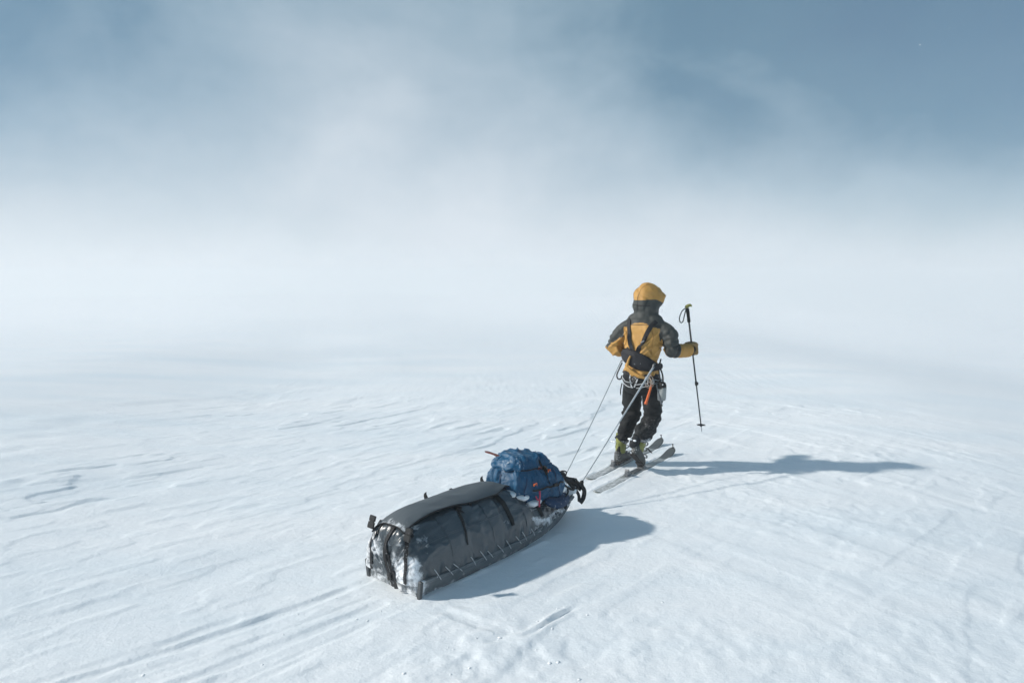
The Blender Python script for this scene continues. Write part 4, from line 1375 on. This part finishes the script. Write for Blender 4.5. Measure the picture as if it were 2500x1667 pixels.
# --- ski boots
def make_boot(toe, pitch, yaw, snow_amt):
    """Boot in its own frame: toe pin at the origin, heel behind along -y; pitched up about the toe."""
    M = rotm(-pitch, 0, yaw)
    tr = lambda q: np.asarray(q) @ M.T + toe
    b = empty("boot")
    b.parent = person
    # shell
    rg = []
    for yy, hw, zt, zb in ((0.028, 0.018, 0.045, 0.02), (0.018, 0.036, 0.062, 0.012), (-0.02, 0.047, 0.078, 0.010), (-0.08, 0.050, 0.096, 0.012), (-0.13, 0.046, 0.108, 0.014), (-0.18, 0.043, 0.118, 0.014), (-0.235, 0.041, 0.118, 0.012), (-0.265, 0.034, 0.105, 0.015), (-0.278, 0.018, 0.10, 0.03)):
        t = np.linspace(0, 2 * math.pi, 20, endpoint=False)
        rg.append(np.stack([hw * np.sign(np.cos(t)) * np.abs(np.cos(t)) ** 0.75, np.full(20, yy), (zt + zb) / 2 + (zt - zb) / 2 * np.sign(np.sin(t)) * np.abs(np.sin(t)) ** 0.8], 1))
    sh = loft(rg)
    spine = tube([(0, -0.235, 0.08), (0, -0.240, 0.11), (0, -0.237, 0.135)], [0.038, 0.038, 0.022], 16, 14)
    V1, F1 = remesh(*join([sh, spine]), 0.0065, 3)
    o = simple("shell", (tr(V1), F1), BOOTD, b, snow=lambda q: np.full(len(q), 0.0))
    vv = V1
    o.data.attributes["snow"].data.foreach_set("value", (snow_amt * sstep(-0.2, -0.27, vv[:, 1]) + 0.08).astype(np.float32))
    # cuff
    rg = [ellring((0, -0.175 - 0.0 + 0.12 * (zz - 0.11), zz), a, bb, 22, 2.2) for zz, a, bb in ((0.10, 0.047, 0.062), (0.15, 0.051, 0.066), (0.20, 0.053, 0.068), (0.25, 0.054, 0.068), (0.30, 0.057, 0.066))]
    V1, F1 = loft(rg)
    simple("cuff_shell", (tr(V1), F1), LIME, b)
    # rear spine strip, sole blocks, buckles
    V1, F1 = remesh(*join([tube([(0.0, -0.248, 0.09), (0.006, -0.244, 0.13), (0.012, -0.226, 0.18)], [0.022, 0.022, 0.010], 14, 12)]), 0.006, 2)
    simple("spoiler", (tr(V1), F1), RUBBER, b)
    simple("sole", (tr(join([box((0, -0.03, 0.006), (0.078, 0.10, 0.018), None, 0.005), box((0, -0.225, 0.006), (0.066, 0.09, 0.020), None, 0.005), box((0, -0.13, 0.010), (0.056, 0.12, 0.010), None, 0.003)])[0]),
                    join([box((0, -0.03, 0.006), (0.078, 0.10, 0.018), None, 0.005), box((0, -0.225, 0.006), (0.066, 0.09, 0.020), None, 0.005), box((0, -0.13, 0.010), (0.056, 0.12, 0.010), None, 0.003)])[1]), RUBBER, b, sm=False)
    for zz, yy in ((0.21, -0.13), (0.155, -0.115), (0.095, -0.07)):
        q = [(0.05, yy - 0.05, zz - 0.01), (0.060, yy, zz), (0.040, yy + 0.055, zz - 0.004), (0.0, yy + 0.075 * (zz > .12) + .01, zz - 0.006)]
        V1, F1 = tube(q, 0.0075, 8, 14, 0.6)
        simple("boot_buckle", (tr(V1), F1), METAL, b)
    V1, F1 = tube([(0.06, -0.10, 0.165), (0.085, -0.06, 0.15), (0.09, -0.03, 0.15), (0.07, -0.03, 0.158), (0.058, -0.07, 0.165)], 0.005, 8, 18)
    simple("walk_lever", (tr(V1), F1), RUBBER, b)
    return b


SKI_T = 0.027
boot_l = make_boot(np.array([-0.205, 0.120, SKI_T + 0.006]), 0.0, R(2), 0.22)
boot_r = make_boot(np.array([0.055, -0.095, SKI_T + 0.012]), R(37), R(4), 0.20)


# --- mittens (thumb and a curled palm round the pole)
def mitten(hand, axis, wrist, thumb_dir, name="mitten"):
    axis = axis / np.linalg.norm(axis)
    d = hand - wrist
    d = d / np.linalg.norm(d)
    d = d - axis * (d @ axis)
    d /= np.linalg.norm(d)
    s2 = np.cross(axis, d)                   # sideways
    def P(a, b, c):
        return hand + (d * a + s2 * b + axis * c) * 1.15
    parts = [tube([wrist - d * 0.0, P(-0.05, 0.022, 0), P(-0.015, 0.034, 0.0)], [0.050, 0.056, 0.056], 16, 12)]
    for k, c in enumerate((0.042, 0.015, -0.013, -0.040)):
        L = (0.95, 1.05, 1.0, 0.85)[k]
        parts.append(tube([P(-0.03, 0.034, c), P(0.012 * L, 0.045, c), P(0.044 * L, 0.030, c), P(0.050 * L, 0.0, c * .95), P(0.030 * L, -0.024, c * .9), P(0.004, -0.030, c * .85)], [0.029, 0.0285, 0.028, 0.026, 0.024, 0.021], 12, 22))
    parts.append(tube([P(-0.045, 0.01, 0.03), P(-0.030, -0.018, 0.045), P(-0.004, -0.040, 0.040), P(0.02, -0.044, 0.030)], [0.024, 0.022, 0.020, 0.017], 12, 14))
    V1, F1 = remesh(*join(parts), 0.0055, 3)
    N1 = normals_of(V1, F1)
    V1 = V1 + N1 * (0.005 * fbm(V1[:, 0] * 25, V1[:, 1] * 25, V1[:, 2] * 25, oct=2, seed=240))[:, None]
    return simple(name, (V1, F1), LEATHER, person)


POLE_T = np.array([0.330, 0.335, 1.675])
POLE_B = np.array([0.505, 0.385, 0.365])
pa = (POLE_T - POLE_B) / np.linalg.norm(POLE_T - POLE_B)
HANDR = POLE_B + pa * ((1.225 - POLE_B[2]) / pa[2])
mitten(HANDR, pa, WR, None)
mitten(HANDL, np.array([0.1, 0.25, 1.0]), WL, None)

# --- hauling harness: braces, hip pad, hip belt
sx_l = [(-0.06, 0.20, 1.43), (-0.11, 0.12, 1.51), (-0.128, 0.0, 1.50), (-0.112, -0.08, 1.42), (-0.075, -0.13, 1.30), (-0.03, -0.15, 1.22), (-0.008, -0.15, 1.165)]
sx_r = [(0.07, 0.20, 1.43), (0.115, 0.12, 1.51), (0.122, 0.0, 1.50), (0.098, -0.08, 1.42), (0.058, -0.13, 1.30), (0.025, -0.15, 1.23), (0.014, -0.15, 1.165)]
harness = empty("hauling_harness")
harness.parent = person
strap("brace", jtree, sx_l, 0.042, 0.006, WEBS, harness, 40, 0.006, snow=-0.1)
strap("brace", jtree, sx_r, 0.046, 0.006, WEBS, harness, 40, 0.006, snow=-0.1)
strap("brace", jtree, [(-0.12, -0.12, 1.245), (-0.08, -0.14, 1.205), (-0.03, -0.15, 1.165)], 0.04, 0.006, WEBS, harness, 14, 0.007, snow=-0.1)
Q, N = cling(jtree, sx_r, 40, 0.014)
buckle(harness, Q[23], N[23], Q[24] - Q[22], 0.044)
simple("brace_slider", box(Q[25] + N[25] * 0.004, (0.045, 0.012, 0.012), rotm(0, R(-30), 0), 0.003), STEEL, harness, sm=False)
# lumbar pad and belt: rings round the waist
pad = []
for az in np.linspace(R(-205), R(25), 60):
    cx_, cy_ = math.cos(az), math.sin(az)
    back = max(0.0, -cy_)
    tilt_ = -0.055 * cx_                      # sits lower on the right
    hh = 0.030 + 0.062 * back ** 1.3
    zc = 1.115 + tilt_ + 0.022 * back
    rx, ry = 0.188, 0.156
    row = []
    for u, off in ((-1, 0.0), (-0.85, 0.020), (-0.3, 0.027), (0.3, 0.027), (0.85, 0.018), (1, 0.0)):
        row.append((cx_ * (rx + off), cy_ * (ry + off) - 0.003, zc + u * hh))
    row.append((cx_ * (rx - 0.02), cy_ * (ry - 0.02), zc))
    pad.append(np.array(row))
V1, F1 = loft(pad)
N1 = normals_of(V1, F1)
V1 = V1 + N1 * (0.007 * fbm(V1[:, 0] * 16, V1[:, 1] * 16, V1[:, 2] * 16, oct=3, seed=250))[:, None]
simple("hip_pad", (V1, F1), PADM, harness, snow=lambda q: 0.24 * np.exp(-(((q[:, 0] - 0.01) / 0.04) ** 2 + ((q[:, 2] - 1.09) / 0.05) ** 2)) - 0.06)
# ochre jacket tail pulled out over the pad
Vp = []
tailpath = catmull([(-0.035, -0.186, 1.175), (-0.055, -0.192, 1.12), (-0.070, -0.188, 1.06), (-0.02, -0.19, 1.015), (0.05, -0.182, 0.98), (0.10, -0.165, 0.965), (0.135, -0.135, 0.96)], 30)
V1, F1 = ribbon(tailpath, tailpath * np.array([1, 1.2, 0]) + np.array([0, 0, 0.0]), np.interp(np.linspace(0, 1, 30), [0, .25, .4, .7, 1], [0.012, 0.03, 0.045, 0.036, 0.01]), 0.014)
V1 = V1 + normals_of(V1, F1) * (0.006 * fbm(V1[:, 0] * 30, V1[:, 1] * 30, V1[:, 2] * 30, oct=2, seed=252))[:, None]
simple("jacket_tail", (V1, F1), OCHRE, jacket)
# side release on the right of the belt
simple("belt_tail", ribbon(catmull([(0.19, -0.05, 1.08), (0.215, -0.045, 1.11), (0.222, -0.04, 1.15)], 8), np.tile([[1, -0.3, 0]], (8, 1)), 0.02, 0.004), WEB, harness, sm=False)
# tow points and the slack loop on the left hip
C = catmull([(-0.195, -0.055, 1.08), (-0.215, -0.075, 1.02), (-0.235, -0.09, 0.955), (-0.225, -0.085, 0.915), (-0.195, -0.08, 0.915), (-0.185, -0.075, 0.95)], 26)
simple("slack_loop", ribbon(C, np.tile([[-0.4, -1, 0]], (26, 1)), 0.016, 0.006), WEB, harness, sm=False)

# --- climbing harness: leg loops with pale edges, risers crusted with snow
climb = empty("climbing_harness")
climb.parent = person
for cx_, lo, tl in ((-0.095, -1, 0.30), (0.095, 1, 0.30)):
    for dz, wd, mt, off in ((0.0, 0.032, WEBS, 0.004), (0.019, 0.006, WHITEW, 0.010), (-0.019, 0.006, WHITEW, 0.010)):
        P = []
        for az in np.linspace(R(-205 if lo < 0 else -128), R(-52 if lo < 0 else 25), 12):
            P.append((cx_ + 0.13 * math.cos(az), 0.155 * math.sin(az) - 0.0, 0.885 + dz + 0.028 * (-lo) * math.cos(az) * -1 + 0.035 * math.cos(az) * 0 + 0.05 * (1 + math.sin(az)) * 0.6))
        strap("leg_loop" if mt is WEBS else "leg_loop_edge", ttree, P, wd, 0.005, mt, climb, 34, off, snow=0.05 if mt is WEBS else None)
for P in ([(-0.055, -0.16, 1.03), (-0.06, -0.17, 0.96), (-0.045, -0.17, 0.90), (-0.02, -0.16, 0.85)], [(0.05, -0.16, 0.99), (0.03, -0.17, 0.93), (0.0, -0.165, 0.86)]):
    strap("riser", ttree, P, 0.014, 0.006, WEBS, climb, 20, 0.006, snow=0.34)
strap("waist_belt", ttree, [(-0.175, 0.03, 1.0), (-0.16, -0.08, 0.995), (-0.08, -0.15, 0.99), (0.0, -0.16, 0.985), (0.08, -0.15, 0.98), (0.16, -0.08, 0.975), (0.175, 0.03, 0.97)], 0.035, 0.008, WEBS, climb, 40, 0.004, snow=0.05)
simple("thigh_strap_tail", ribbon(catmull([(-0.185, -0.07, 0.87), (-0.195, -0.08, 0.80), (-0.192, -0.085, 0.745)], 10), np.tile([[-0.5, -1, 0]], (10, 1)), [0.016] * 8 + [0.012, 0.004], 0.004), WEB, climb, sm=False)


# ------------------------------------------------------------------ gear clipped to the harness
def at_person(name, label, cat, group=None):
    o = empty(name, (P0[0], P0[1], 0.0), -HEAD)
    tag(o, label, cat, group)
    return o


def settle(root, base):
    """Move the root to the thing's own base, keeping the parts where they are."""
    base = np.asarray(base, float)
    root.location = tuple(pw(*base))
    for ch in root.children:
        ch.data.transform(Matrix.Translation(Vector(tuple(-base))))


def shift(root, d):
    for ch in root.children:
        ch.data.transform(Matrix.Translation(Vector(d)))


tool = at_person("ice_screw", "orange capped ice screw hanging from the skier's harness over the right thigh", "ice screw")
simple("screw_tube", tube([(0.125, -0.175, 0.885), (0.105, -0.185, 0.80), (0.078, -0.195, 0.70)], [0.010, 0.012, 0.013], 12, 12), ORANGE, tool)
simple("screw_cap", tube([(0.080, -0.194, 0.708), (0.074, -0.197, 0.684)], [0.016, 0.015], 12, 4), ORANGE, tool)
simple("screw_hanger", tube([(0.122, -0.175, 0.88), (0.118, -0.172, 0.915), (0.135, -0.17, 0.93), (0.145, -0.17, 0.905), (0.128, -0.176, 0.885)], 0.006, 8, 20), STEEL, tool)
shift(tool, (0.062, 0.015, 0.02))
settle(tool, (0.140, -0.18, 0.704))

cordt = at_person("cord_bundle", "tangled brown and white accessory cord hanging at the skier's right hip", "cord")
for k in range(7):
    a = k * 0.9
    c = np.array([0.135 + 0.012 * math.sin(a * 2), -0.165 - 0.004 * k, 0.945 - 0.008 * k])
    q = [c + np.array([0.030 * math.cos(t + a) * (0.6 + .08 * k), -0.008 * math.sin(2 * t), 0.045 * math.sin(t + a * .4) * (0.7 + .06 * k)]) for t in np.linspace(0, 2 * math.pi, 9)]
    simple("cord_loop", tube(q, 0.0035, 6, 34), ROPEB, cordt)
shift(cordt, (0.035, 0.015, 0.02))
settle(cordt, (0.17, -0.155, 0.92))

krab = at_person("carabiner", "bare metal carabiner on the skier's harness beside the pale tow trace", "carabiner")
q = [(0.078, -0.185, 0.965), (0.068, -0.19, 0.93), (0.080, -0.19, 0.895), (0.102, -0.185, 0.90), (0.100, -0.18, 0.945), (0.088, -0.18, 0.968), (0.078, -0.185, 0.965)]
simple("carabiner_frame", tube(q, 0.0048, 8, 36), STEEL, krab)
simple("carabiner_gate", tube([(0.103, -0.185, 0.905), (0.101, -0.18, 0.942)], 0.0035, 8, 4), METAL, krab)
shift(krab, (0.05, 0.01, 0.01))
settle(krab, (0.135, -0.177, 0.91))

pch = at_person("gear_pouch", "light grey cylindrical pouch with black top hanging at the skier's right hip", "pouch")
rg = [ellring((0.232, -0.075, zz), a, b, 20, 2.4) for zz, a, b in ((0.715, 0.030, 0.028), (0.722, 0.040, 0.036), (0.80, 0.044, 0.040), (0.845, 0.045, 0.041), (0.85, 0.042, 0.038))]
simple("pouch_body", loft(rg), POUCH, pch)
rg = [ellring((0.230, -0.075, zz), a, b, 20, 2.2) for zz, a, b in ((0.835, 0.046, 0.042), (0.87, 0.046, 0.042), (0.895, 0.036, 0.034), (0.905, 0.018, 0.018))]
simple("pouch_lid", loft(rg), WEB, pch)
simple("pouch_strap", [tube([(0.205, -0.07, 0.90), (0.198, -0.065, 0.97), (0.188, -0.06, 1.03)], 0.006, 8, 10), tube([(0.245, -0.08, 0.895), (0.238, -0.075, 0.96), (0.215, -0.065, 1.015), (0.19, -0.055, 1.03)], 0.0085, 8, 16, 0.5),
                       tube([(0.225, -0.10, 0.90), (0.215, -0.095, 0.96), (0.195, -0.08, 1.02)], 0.004, 8, 10)], WEB, pch)
shift(pch, (0.03, -0.01, 0.025))
settle(pch, (0.262, -0.085, 0.74))
rod = at_person("metal_rod", "grey rod poking out below the grey pouch at the skier's hip", "rod")
simple("rod_shaft", tube([(0.178, -0.105, 0.90), (0.21, -0.118, 0.80), (0.248, -0.125, 0.685)], 0.0085, 10, 8), METAL, rod)
simple("rod_end", tube([(0.246, -0.125, 0.69), (0.252, -0.126, 0.672)], [0.0095, 0.011], 10, 4), PLASTIC, rod)
shift(rod, (0.035, -0.005, 0.02))
settle(rod, (0.285, -0.13, 0.695))

# ------------------------------------------------------------------ trekking pole in the right mitten
pole = at_person("ski_pole", "dark adjustable ski pole with wrist loop, gripped in the skier's right mitten", "ski pole")


def pp_(t):
    return POLE_B + (POLE_T - POLE_B) * t


simple("lower_shaft", tube([pp_(0.045), pp_(0.40)], [0.0062, 0.0068], 12, 3), POLEM, pole)
simple("middle_shaft", tube([pp_(0.38), pp_(0.70)], [0.0078, 0.0078], 12, 3), POLEM, pole)
simple("upper_shaft", tube([pp_(0.68), pp_(0.885)], [0.0092, 0.0092], 12, 3), POLEU, pole)
simple("lock_collar", [tube([pp_(0.37), pp_(0.40)], [0.013, 0.013], 12, 3), box(pp_(0.385) + (0.014, 0, 0), (0.016, 0.014, 0.030), None, 0.003)], PLASTIC, pole, sm=False)
simple("lock_collar", tube([pp_(0.685), pp_(0.70)], [0.012, 0.012], 12, 3), PLASTIC, pole)
simple("grip", tube([pp_(0.865), pp_(0.88), pp_(0.91), pp_(0.945), pp_(0.975)], [0.014, 0.017, 0.0155, 0.018, 0.017], 14, 24), RUBBER, pole)
simple("grip_knob", tube([pp_(0.98) + (-0.014, -0.004, -0.004), pp_(0.99), pp_(0.995) + (0.028, 0.012, 0.006), pp_(0.99) + (0.042, 0.018, -0.002)], [0.015, 0.019, 0.014, 0.006], 12, 16), GREENG, pole)
C = catmull([pp_(0.975) + (-0.012, -0.008, 0), pp_(0.955) + (-0.05, -0.02, 0), pp_(0.90) + (-0.085, -0.03, 0), pp_(0.865) + (-0.082, -0.03, 0), pp_(0.87) + (-0.058, -0.02, 0), pp_(0.92) + (-0.035, -0.014, 0), pp_(0.965) + (-0.014, -0.008, 0)], 36)
simple("wrist_loop", ribbon(C, np.tile([[0.3, -1, 0.1]], (36, 1)), 0.011, 0.004), WEB, pole, sm=False)
bk = pp_(0.055)
arms = [tube([bk, bk + np.array([0.047 * math.cos(a), 0.047 * math.sin(a), 0.004])], [0.0045, 0.003], 8, 3) for a in np.linspace(0, 2 * math.pi, 6, endpoint=False)]
ringp = [bk + np.array([0.036 * math.cos(a), 0.036 * math.sin(a), 0.003]) for a in np.linspace(0, 2 * math.pi, 13)]
simple("basket", arms + [tube([pp_(0.045), pp_(0.066)], 0.010, 10, 3), tube(ringp, 0.003, 6, 30)], PLASTIC, pole)
simple("tip", tube([pp_(0.0), pp_(0.01), pp_(0.05)], [0.0018, 0.004, 0.0062], 10, 8), STEEL, pole)
settle(pole, POLE_B)


# ------------------------------------------------------------------ skis
def make_ski(label, r0, yaw, f_tail, f_tip, toe_f, heel_f):
    L = f_tip - f_tail
    root = empty("ski", tuple(pw(r0, f_tail, 0.0)), -HEAD + yaw)
    tag(root, label, "ski", "pair of skis under the skier")
    n = 60
    ys = np.linspace(0, L, n)
    q = ys / L
    wd = 0.0435 + 0.010 * sstep(0.55, 0.88, q) + 0.006 * sstep(0.3, 0.05, q)
    wd = wd * np.sqrt(np.clip(1 - np.clip((q - 0.93) / 0.07, 0, 1) ** 2.4, 0.012, 1)) * np.sqrt(np.clip(1 - np.clip((0.035 - q) / 0.035, 0, 1) ** 2.5, 0.05, 1))
    rise = 0.075 * np.clip((q - 0.80) / 0.20, 0, 1) ** 2.0 + 0.012 * np.clip((0.06 - q) / 0.06, 0, 1) ** 2
    gx_ = root.location[0]
    zb = rise - 0.009
    th = 0.010 + 0.016 * np.exp(-((q - 0.5) / 0.24) ** 2)
    base, top = [], []
    for i in range(n):
        w = wd[i]
        base.append(np.array([(-w, ys[i], zb[i]), (w, ys[i], zb[i]), (w, ys[i], zb[i] + th[i] * 0.55), (-w, ys[i], zb[i] + th[i] * 0.55)]))
        t0 = zb[i] + th[i] * 0.55 + 0.0006
        top.append(np.array([(-w * 0.985, ys[i], t0), (w * 0.985, ys[i], t0), (w * 0.90, ys[i], zb[i] + th[i]), (-w * 0.90, ys[i], zb[i] + th[i])]))
    simple("ski_core", loft(base), SKISIDE, root, sm=False)
    k = int(n * 0.83)
    sf = lambda v: 0.40 * sstep(0.62, 0.30, v[:, 1] / L) * (0.55 + 0.45 * sstep(-0.2, 0.4, fbm(v[:, 0] * 20, v[:, 1] * 6, seed=300))) + 0.26 * sstep(0.45, 0.6, v[:, 1] / L) * sstep(0.86, 0.78, v[:, 1] / L)
    simple("topsheet", loft(top[:k + 1]), SKITOP, root, sm=False, snow=sf)
    simple("tip_sheet", loft(top[k:]), SKITIP, root, sm=False, snow=0.0)
    tp_ = np.array([0, L * 0.988, zb[-2] + 0.004])
    simple("skin_tip_hook", [tube([tp_, tp_ + (0, 0.004, 0.03), tp_ + (0, 0.0, 0.046)], [0.006, 0.005, 0.004], 8, 8), box(tp_ + (0, 0, 0.05), (0.020, 0.012, 0.012), None, 0.003)], RUBBER, root, sm=False)
    ty, hy = toe_f - f_tail, heel_f - f_tail
    zt = 0.0175
    simple("toe_binding", [box((0, ty + 0.005, zt + 0.006), (0.06, 0.075, 0.014), None, 0.003), box((0.036, ty, zt + 0.018), (0.012, 0.03, 0.032), None, 0.003), box((-0.036, ty, zt + 0.018), (0.012, 0.03, 0.032), None, 0.003),
                           box((0, ty + 0.065, zt + 0.010), (0.022, 0.05, 0.012), rotm(R(-12), 0, 0), 0.003)], METAL, root, sm=False)
    simple("heel_binding", [box((0, hy - 0.02, zt + 0.006), (0.05, 0.09, 0.012), None, 0.003), box((0, hy - 0.03, zt + 0.026), (0.04, 0.045, 0.034), None, 0.006), tube([(0, hy - 0.01, zt + 0.03), (0, hy + 0.012, zt + 0.03)], 0.008, 8, 3),
                            box((0, hy - 0.035, zt + 0.050), (0.046, 0.02, 0.014), rotm(R(15), 0, 0), 0.003)], METAL, root, sm=False)
    simple("brake_plate", box((0, (ty + hy) / 2, zt + 0.003), (0.064, abs(ty - hy) * 0.62, 0.008), None, 0.002), HULLD, root, sm=False)
    return root


make_ski("snow covered grey ski under the skier's left boot, its tip further ahead", -0.212, R(0.4), -0.70, 1.03, 0.135, -0.15)
make_ski("grey ski under the skier's lifted right boot, nearer the sled", 0.052, R(-0.4), -1.01, 0.70, -0.095, -0.37)

# ------------------------------------------------------------------ tow traces
tr_l = empty("tow_trace", tuple(sw(-0.05, 1.80, 0.17)))
tag(tr_l, "thin grey tow cord from behind the rucksack to the skier's left hip", "tow cord", "tow traces between sled and skier")
o0 = np.array(tr_l.location)
a, b = sw(-0.055, 1.80, 0.17), pw(-0.188, -0.09, 1.11)
mid_ = (a + b) / 2 + (0, 0, -0.018)
simple("cord", tube([a - o0, mid_ - o0, b - o0], [0.0035, 0.004, 0.0045], 8, 14), TRACE, tr_l)
simple("end_knot", tube([a - o0 + (0, 0, -0.012), a - o0, a - o0 + (0.008, 0.012, 0.022)], [0.007, 0.011, 0.006], 10, 8), WEB, tr_l)
simple("hip_clip", tube([b - o0 + (0.0, 0.0, 0.035), b - o0 + (0.012, 0, 0.01), b - o0 + (0.0, -0.01, -0.015)], 0.007, 8, 10), STEEL, tr_l)

tr_r = empty("tow_trace", tuple(sw(0.03, 1.945, 0.155)))
tag(tr_r, "pale sheathed tow trace from the sled's nose to the skier's right hip", "tow cord", "tow traces between sled and skier")
o0 = np.array(tr_r.location)
n0 = sw(0.015, 1.945, 0.165)
kn = np.array([0.600, 5.735, 0.205])
b = pw(0.185, -0.12, 1.075)
dv = (b - kn)
simple("nose_link", tube([n0 - o0, kn - o0], [0.0085, 0.0085], 10, 4), METAL, tr_r)
simple("knot", [tube([kn - o0 - dv * 0.006, kn - o0 + dv * 0.004, kn - o0 + dv * 0.014], [0.011, 0.019, 0.009], 12, 10), tube([kn - o0, kn - o0 + (0.012, -0.006, -0.018), kn - o0 + (0.014, -0.006, -0.036)], [0.009, 0.007, 0.006], 8, 8)], WEB, tr_r)
p1 = kn + dv * 0.42
simple("cord", tube([kn - o0, (kn + p1) / 2 - o0 + (0, 0, -0.004), p1 - o0], [0.0042, 0.0045, 0.005], 8, 12), TRACE, tr_r)
simple("sheath", tube([kn + dv * 0.40 - o0, kn + dv * 0.65 - o0, kn + dv * 0.86 - o0, b - o0], [0.0055, 0.0078, 0.0095, 0.0105], 10, 16), SHEATH, tr_r)
simple("hip_clip", tube([b - o0 - dv * 0.01, b - o0 + (0, 0, 0.02), b - o0 + (0.015, 0.02, 0.03)], 0.010, 8, 10), METAL, tr_r)


# ------------------------------------------------------------------ blowing snow and mist
MIST = 0.064


def volume_mat(name, density, color=(0.93, 0.96, 1.0), aniso=0.15):
    m = bpy.data.materials.new(name)
    m.use_nodes = True
    nt = m.node_tree
    for n in list(nt.nodes):
        if n.type == 'BSDF_PRINCIPLED':
            nt.nodes.remove(n)
    out = nt.nodes["Material Output"]
    v_ = nt.nodes.new("ShaderNodeVolumePrincipled")
    v_.inputs["Color"].default_value = (*color, 1)
    v_.inputs["Density"].default_value = density
    v_.inputs["Anisotropy"].default_value = aniso
    nt.links.new(v_.outputs[0], out.inputs["Volume"])
    return m


zlow = float(GV[:, 2].min()) - 1.0
V1, F1 = box((0, 0, (zlow + 2.6) / 2), (1500, 1500, 2.6 - zlow))
haze = simple("haze", (V1, F1), volume_mat("mist_air", 0.0024, (0.98, 0.99, 1.0), 0.0), None, sm=False)
tag(haze, "thin pale mist hanging over the whole snow slope", None, None, "stuff")

# spindrift streaming close over the snow
dx = graded(-12, 12, 0.5, -600, 600, 1.25)
dy = graded(1, 20, 0.5, -600, 600, 1.25)
DV, DF = grid_sheet(dx, dy, lambda x, y: ground_h(x, y, False) + 0.22 + 0.95 * sstep(6.5, 26.0, np.hypot(x + 0.3, y - 3.0)))
n0 = len(DV)
DB = DV.copy()
DB[:, 2] -= 1.9
nx, ny = len(dx), len(dy)
bord = list(range(nx)) + [k * nx + nx - 1 for k in range(1, ny)] + [(ny - 1) * nx + k for k in range(nx - 2, -1, -1)] + [k * nx for k in range(ny - 2, 0, -1)]
Fd = [tuple(q) for q in DF.tolist()] + [tuple(x + n0 for x in q[::-1]) for q in DF.tolist()]
for k in range(len(bord)):
    a, b = bord[k], bord[(k + 1) % len(bord)]
    Fd.append((b, a, a + n0, b + n0))
drift = simple("spindrift", (np.vstack([DV, DB]), Fd), volume_mat("spindrift_air", 0.060, (0.985, 0.99, 1.0), 0.0), None, sm=False)
tag(drift, "spindrift of fine snow streaming low over the slope", None, None, "stuff")

# bank of driven mist standing all round the spot, thick at the ground and thinning upward
mm = bpy.data.materials.new("driven_mist")
mm.use_nodes = True
nt = mm.node_tree
nt.nodes.remove(nt.nodes["Principled BSDF"])


def nm(op, a, b=None, c=None, clamp=False):
    n = nt.nodes.new("ShaderNodeMath")
    n.operation = op
    n.use_clamp = clamp
    for i, v_ in enumerate((a, b, c)):
        if v_ is None:
            continue
        if isinstance(v_, (int, float)):
            n.inputs[i].default_value = v_
        else:
            nt.links.new(v_, n.inputs[i])
    return n.outputs[0]


gp = nt.nodes.new("ShaderNodeNewGeometry")
sp = nt.nodes.new("ShaderNodeSeparateXYZ")
nt.links.new(gp.outputs["Position"], sp.inputs[0])
ex_, ey_ = nm('SUBTRACT', sp.outputs["X"], -0.3), nm('SUBTRACT', sp.outputs["Y"], 4.0)
rad = nm('SQRT', nm('ADD', nm('MULTIPLY', ex_, ex_), nm('MULTIPLY', ey_, ey_)))
mp = nt.nodes.new("ShaderNodeMapping")
mp.inputs["Scale"].default_value = (1.0, 1.0, 1.7)
nt.links.new(gp.outputs["Position"], mp.inputs[0])
tn = nt.nodes.new("ShaderNodeTexNoise")
tn.inputs["Scale"].default_value = 0.085
tn.inputs["Detail"].default_value = 3.0
tn.inputs["Roughness"].default_value = 0.55
tn.inputs["Distortion"].default_value = 0.6
nt.links.new(mp.outputs[0], tn.inputs["Vector"])
wisp = nm('MULTIPLY', nm('SUBTRACT', tn.outputs["Fac"], 0.40, clamp=True), 7.0)
edge_ = nm('MULTIPLY', nm('SUBTRACT', rad, 3.8, clamp=False), 0.085, clamp=True)
edge_ = nm('POWER', edge_, 1.45)
outer = nm('MULTIPLY', nm('SUBTRACT', 155.0, rad), 0.03, clamp=True)
dens = nm('MULTIPLY', nm('POWER', 2.718281828, nm('MULTIPLY', nm('MAXIMUM', sp.outputs["Z"], 0.0), -0.42)), MIST)
dens = nm('MULTIPLY', nm('MULTIPLY', dens, wisp), nm('MULTIPLY', edge_, outer))
vv_ = nt.nodes.new("ShaderNodeVolumePrincipled")
vv_.inputs["Color"].default_value = (0.985, 0.995, 1.0, 1)
vv_.inputs["Anisotropy"].default_value = 0.12
nt.links.new(dens, vv_.inputs["Density"])
nt.links.new(vv_.outputs[0], nt.nodes["Material Output"].inputs["Volume"])
ring = [ellring((0.5, 4.5, zz), 160, 160, 48) for zz in (-6.0, 16.0)]
bank = simple("mist_bank", loft(ring), mm, None, sm=False)
tag(bank, "bank of white wind driven mist hiding the far slope", None, None, "stuff")

# flakes in the air
fv, ff = [], []
nf = 320
for k in range(nf):
    d = 1.4 + 6 * rng.random()
    u, w = rng.uniform(-0.8, 0.8), rng.uniform(-0.30, 0.42)
    c = np.array([u * d, d, 2.0 + w * d])
    if c[2] < 0.3 or abs(u) > 0.82:
        continue
    s = (0.0005 + 0.0007 * rng.random() ** 2)
    q = ICO * s * np.array([1.6, 1.0, 0.8]) @ rotm(rng.random(), rng.random(), rng.random() * 3).T
    ff.append(np.array(ICF) + 12 * len(fv))
    fv.append(q + c)
flakes = simple("snowflakes", (np.vstack(fv), [tuple(q) for q in np.vstack(ff).tolist()]), CRUMB)
tag(flakes, "tiny white snowflakes drifting through the air", None, None, "stuff")
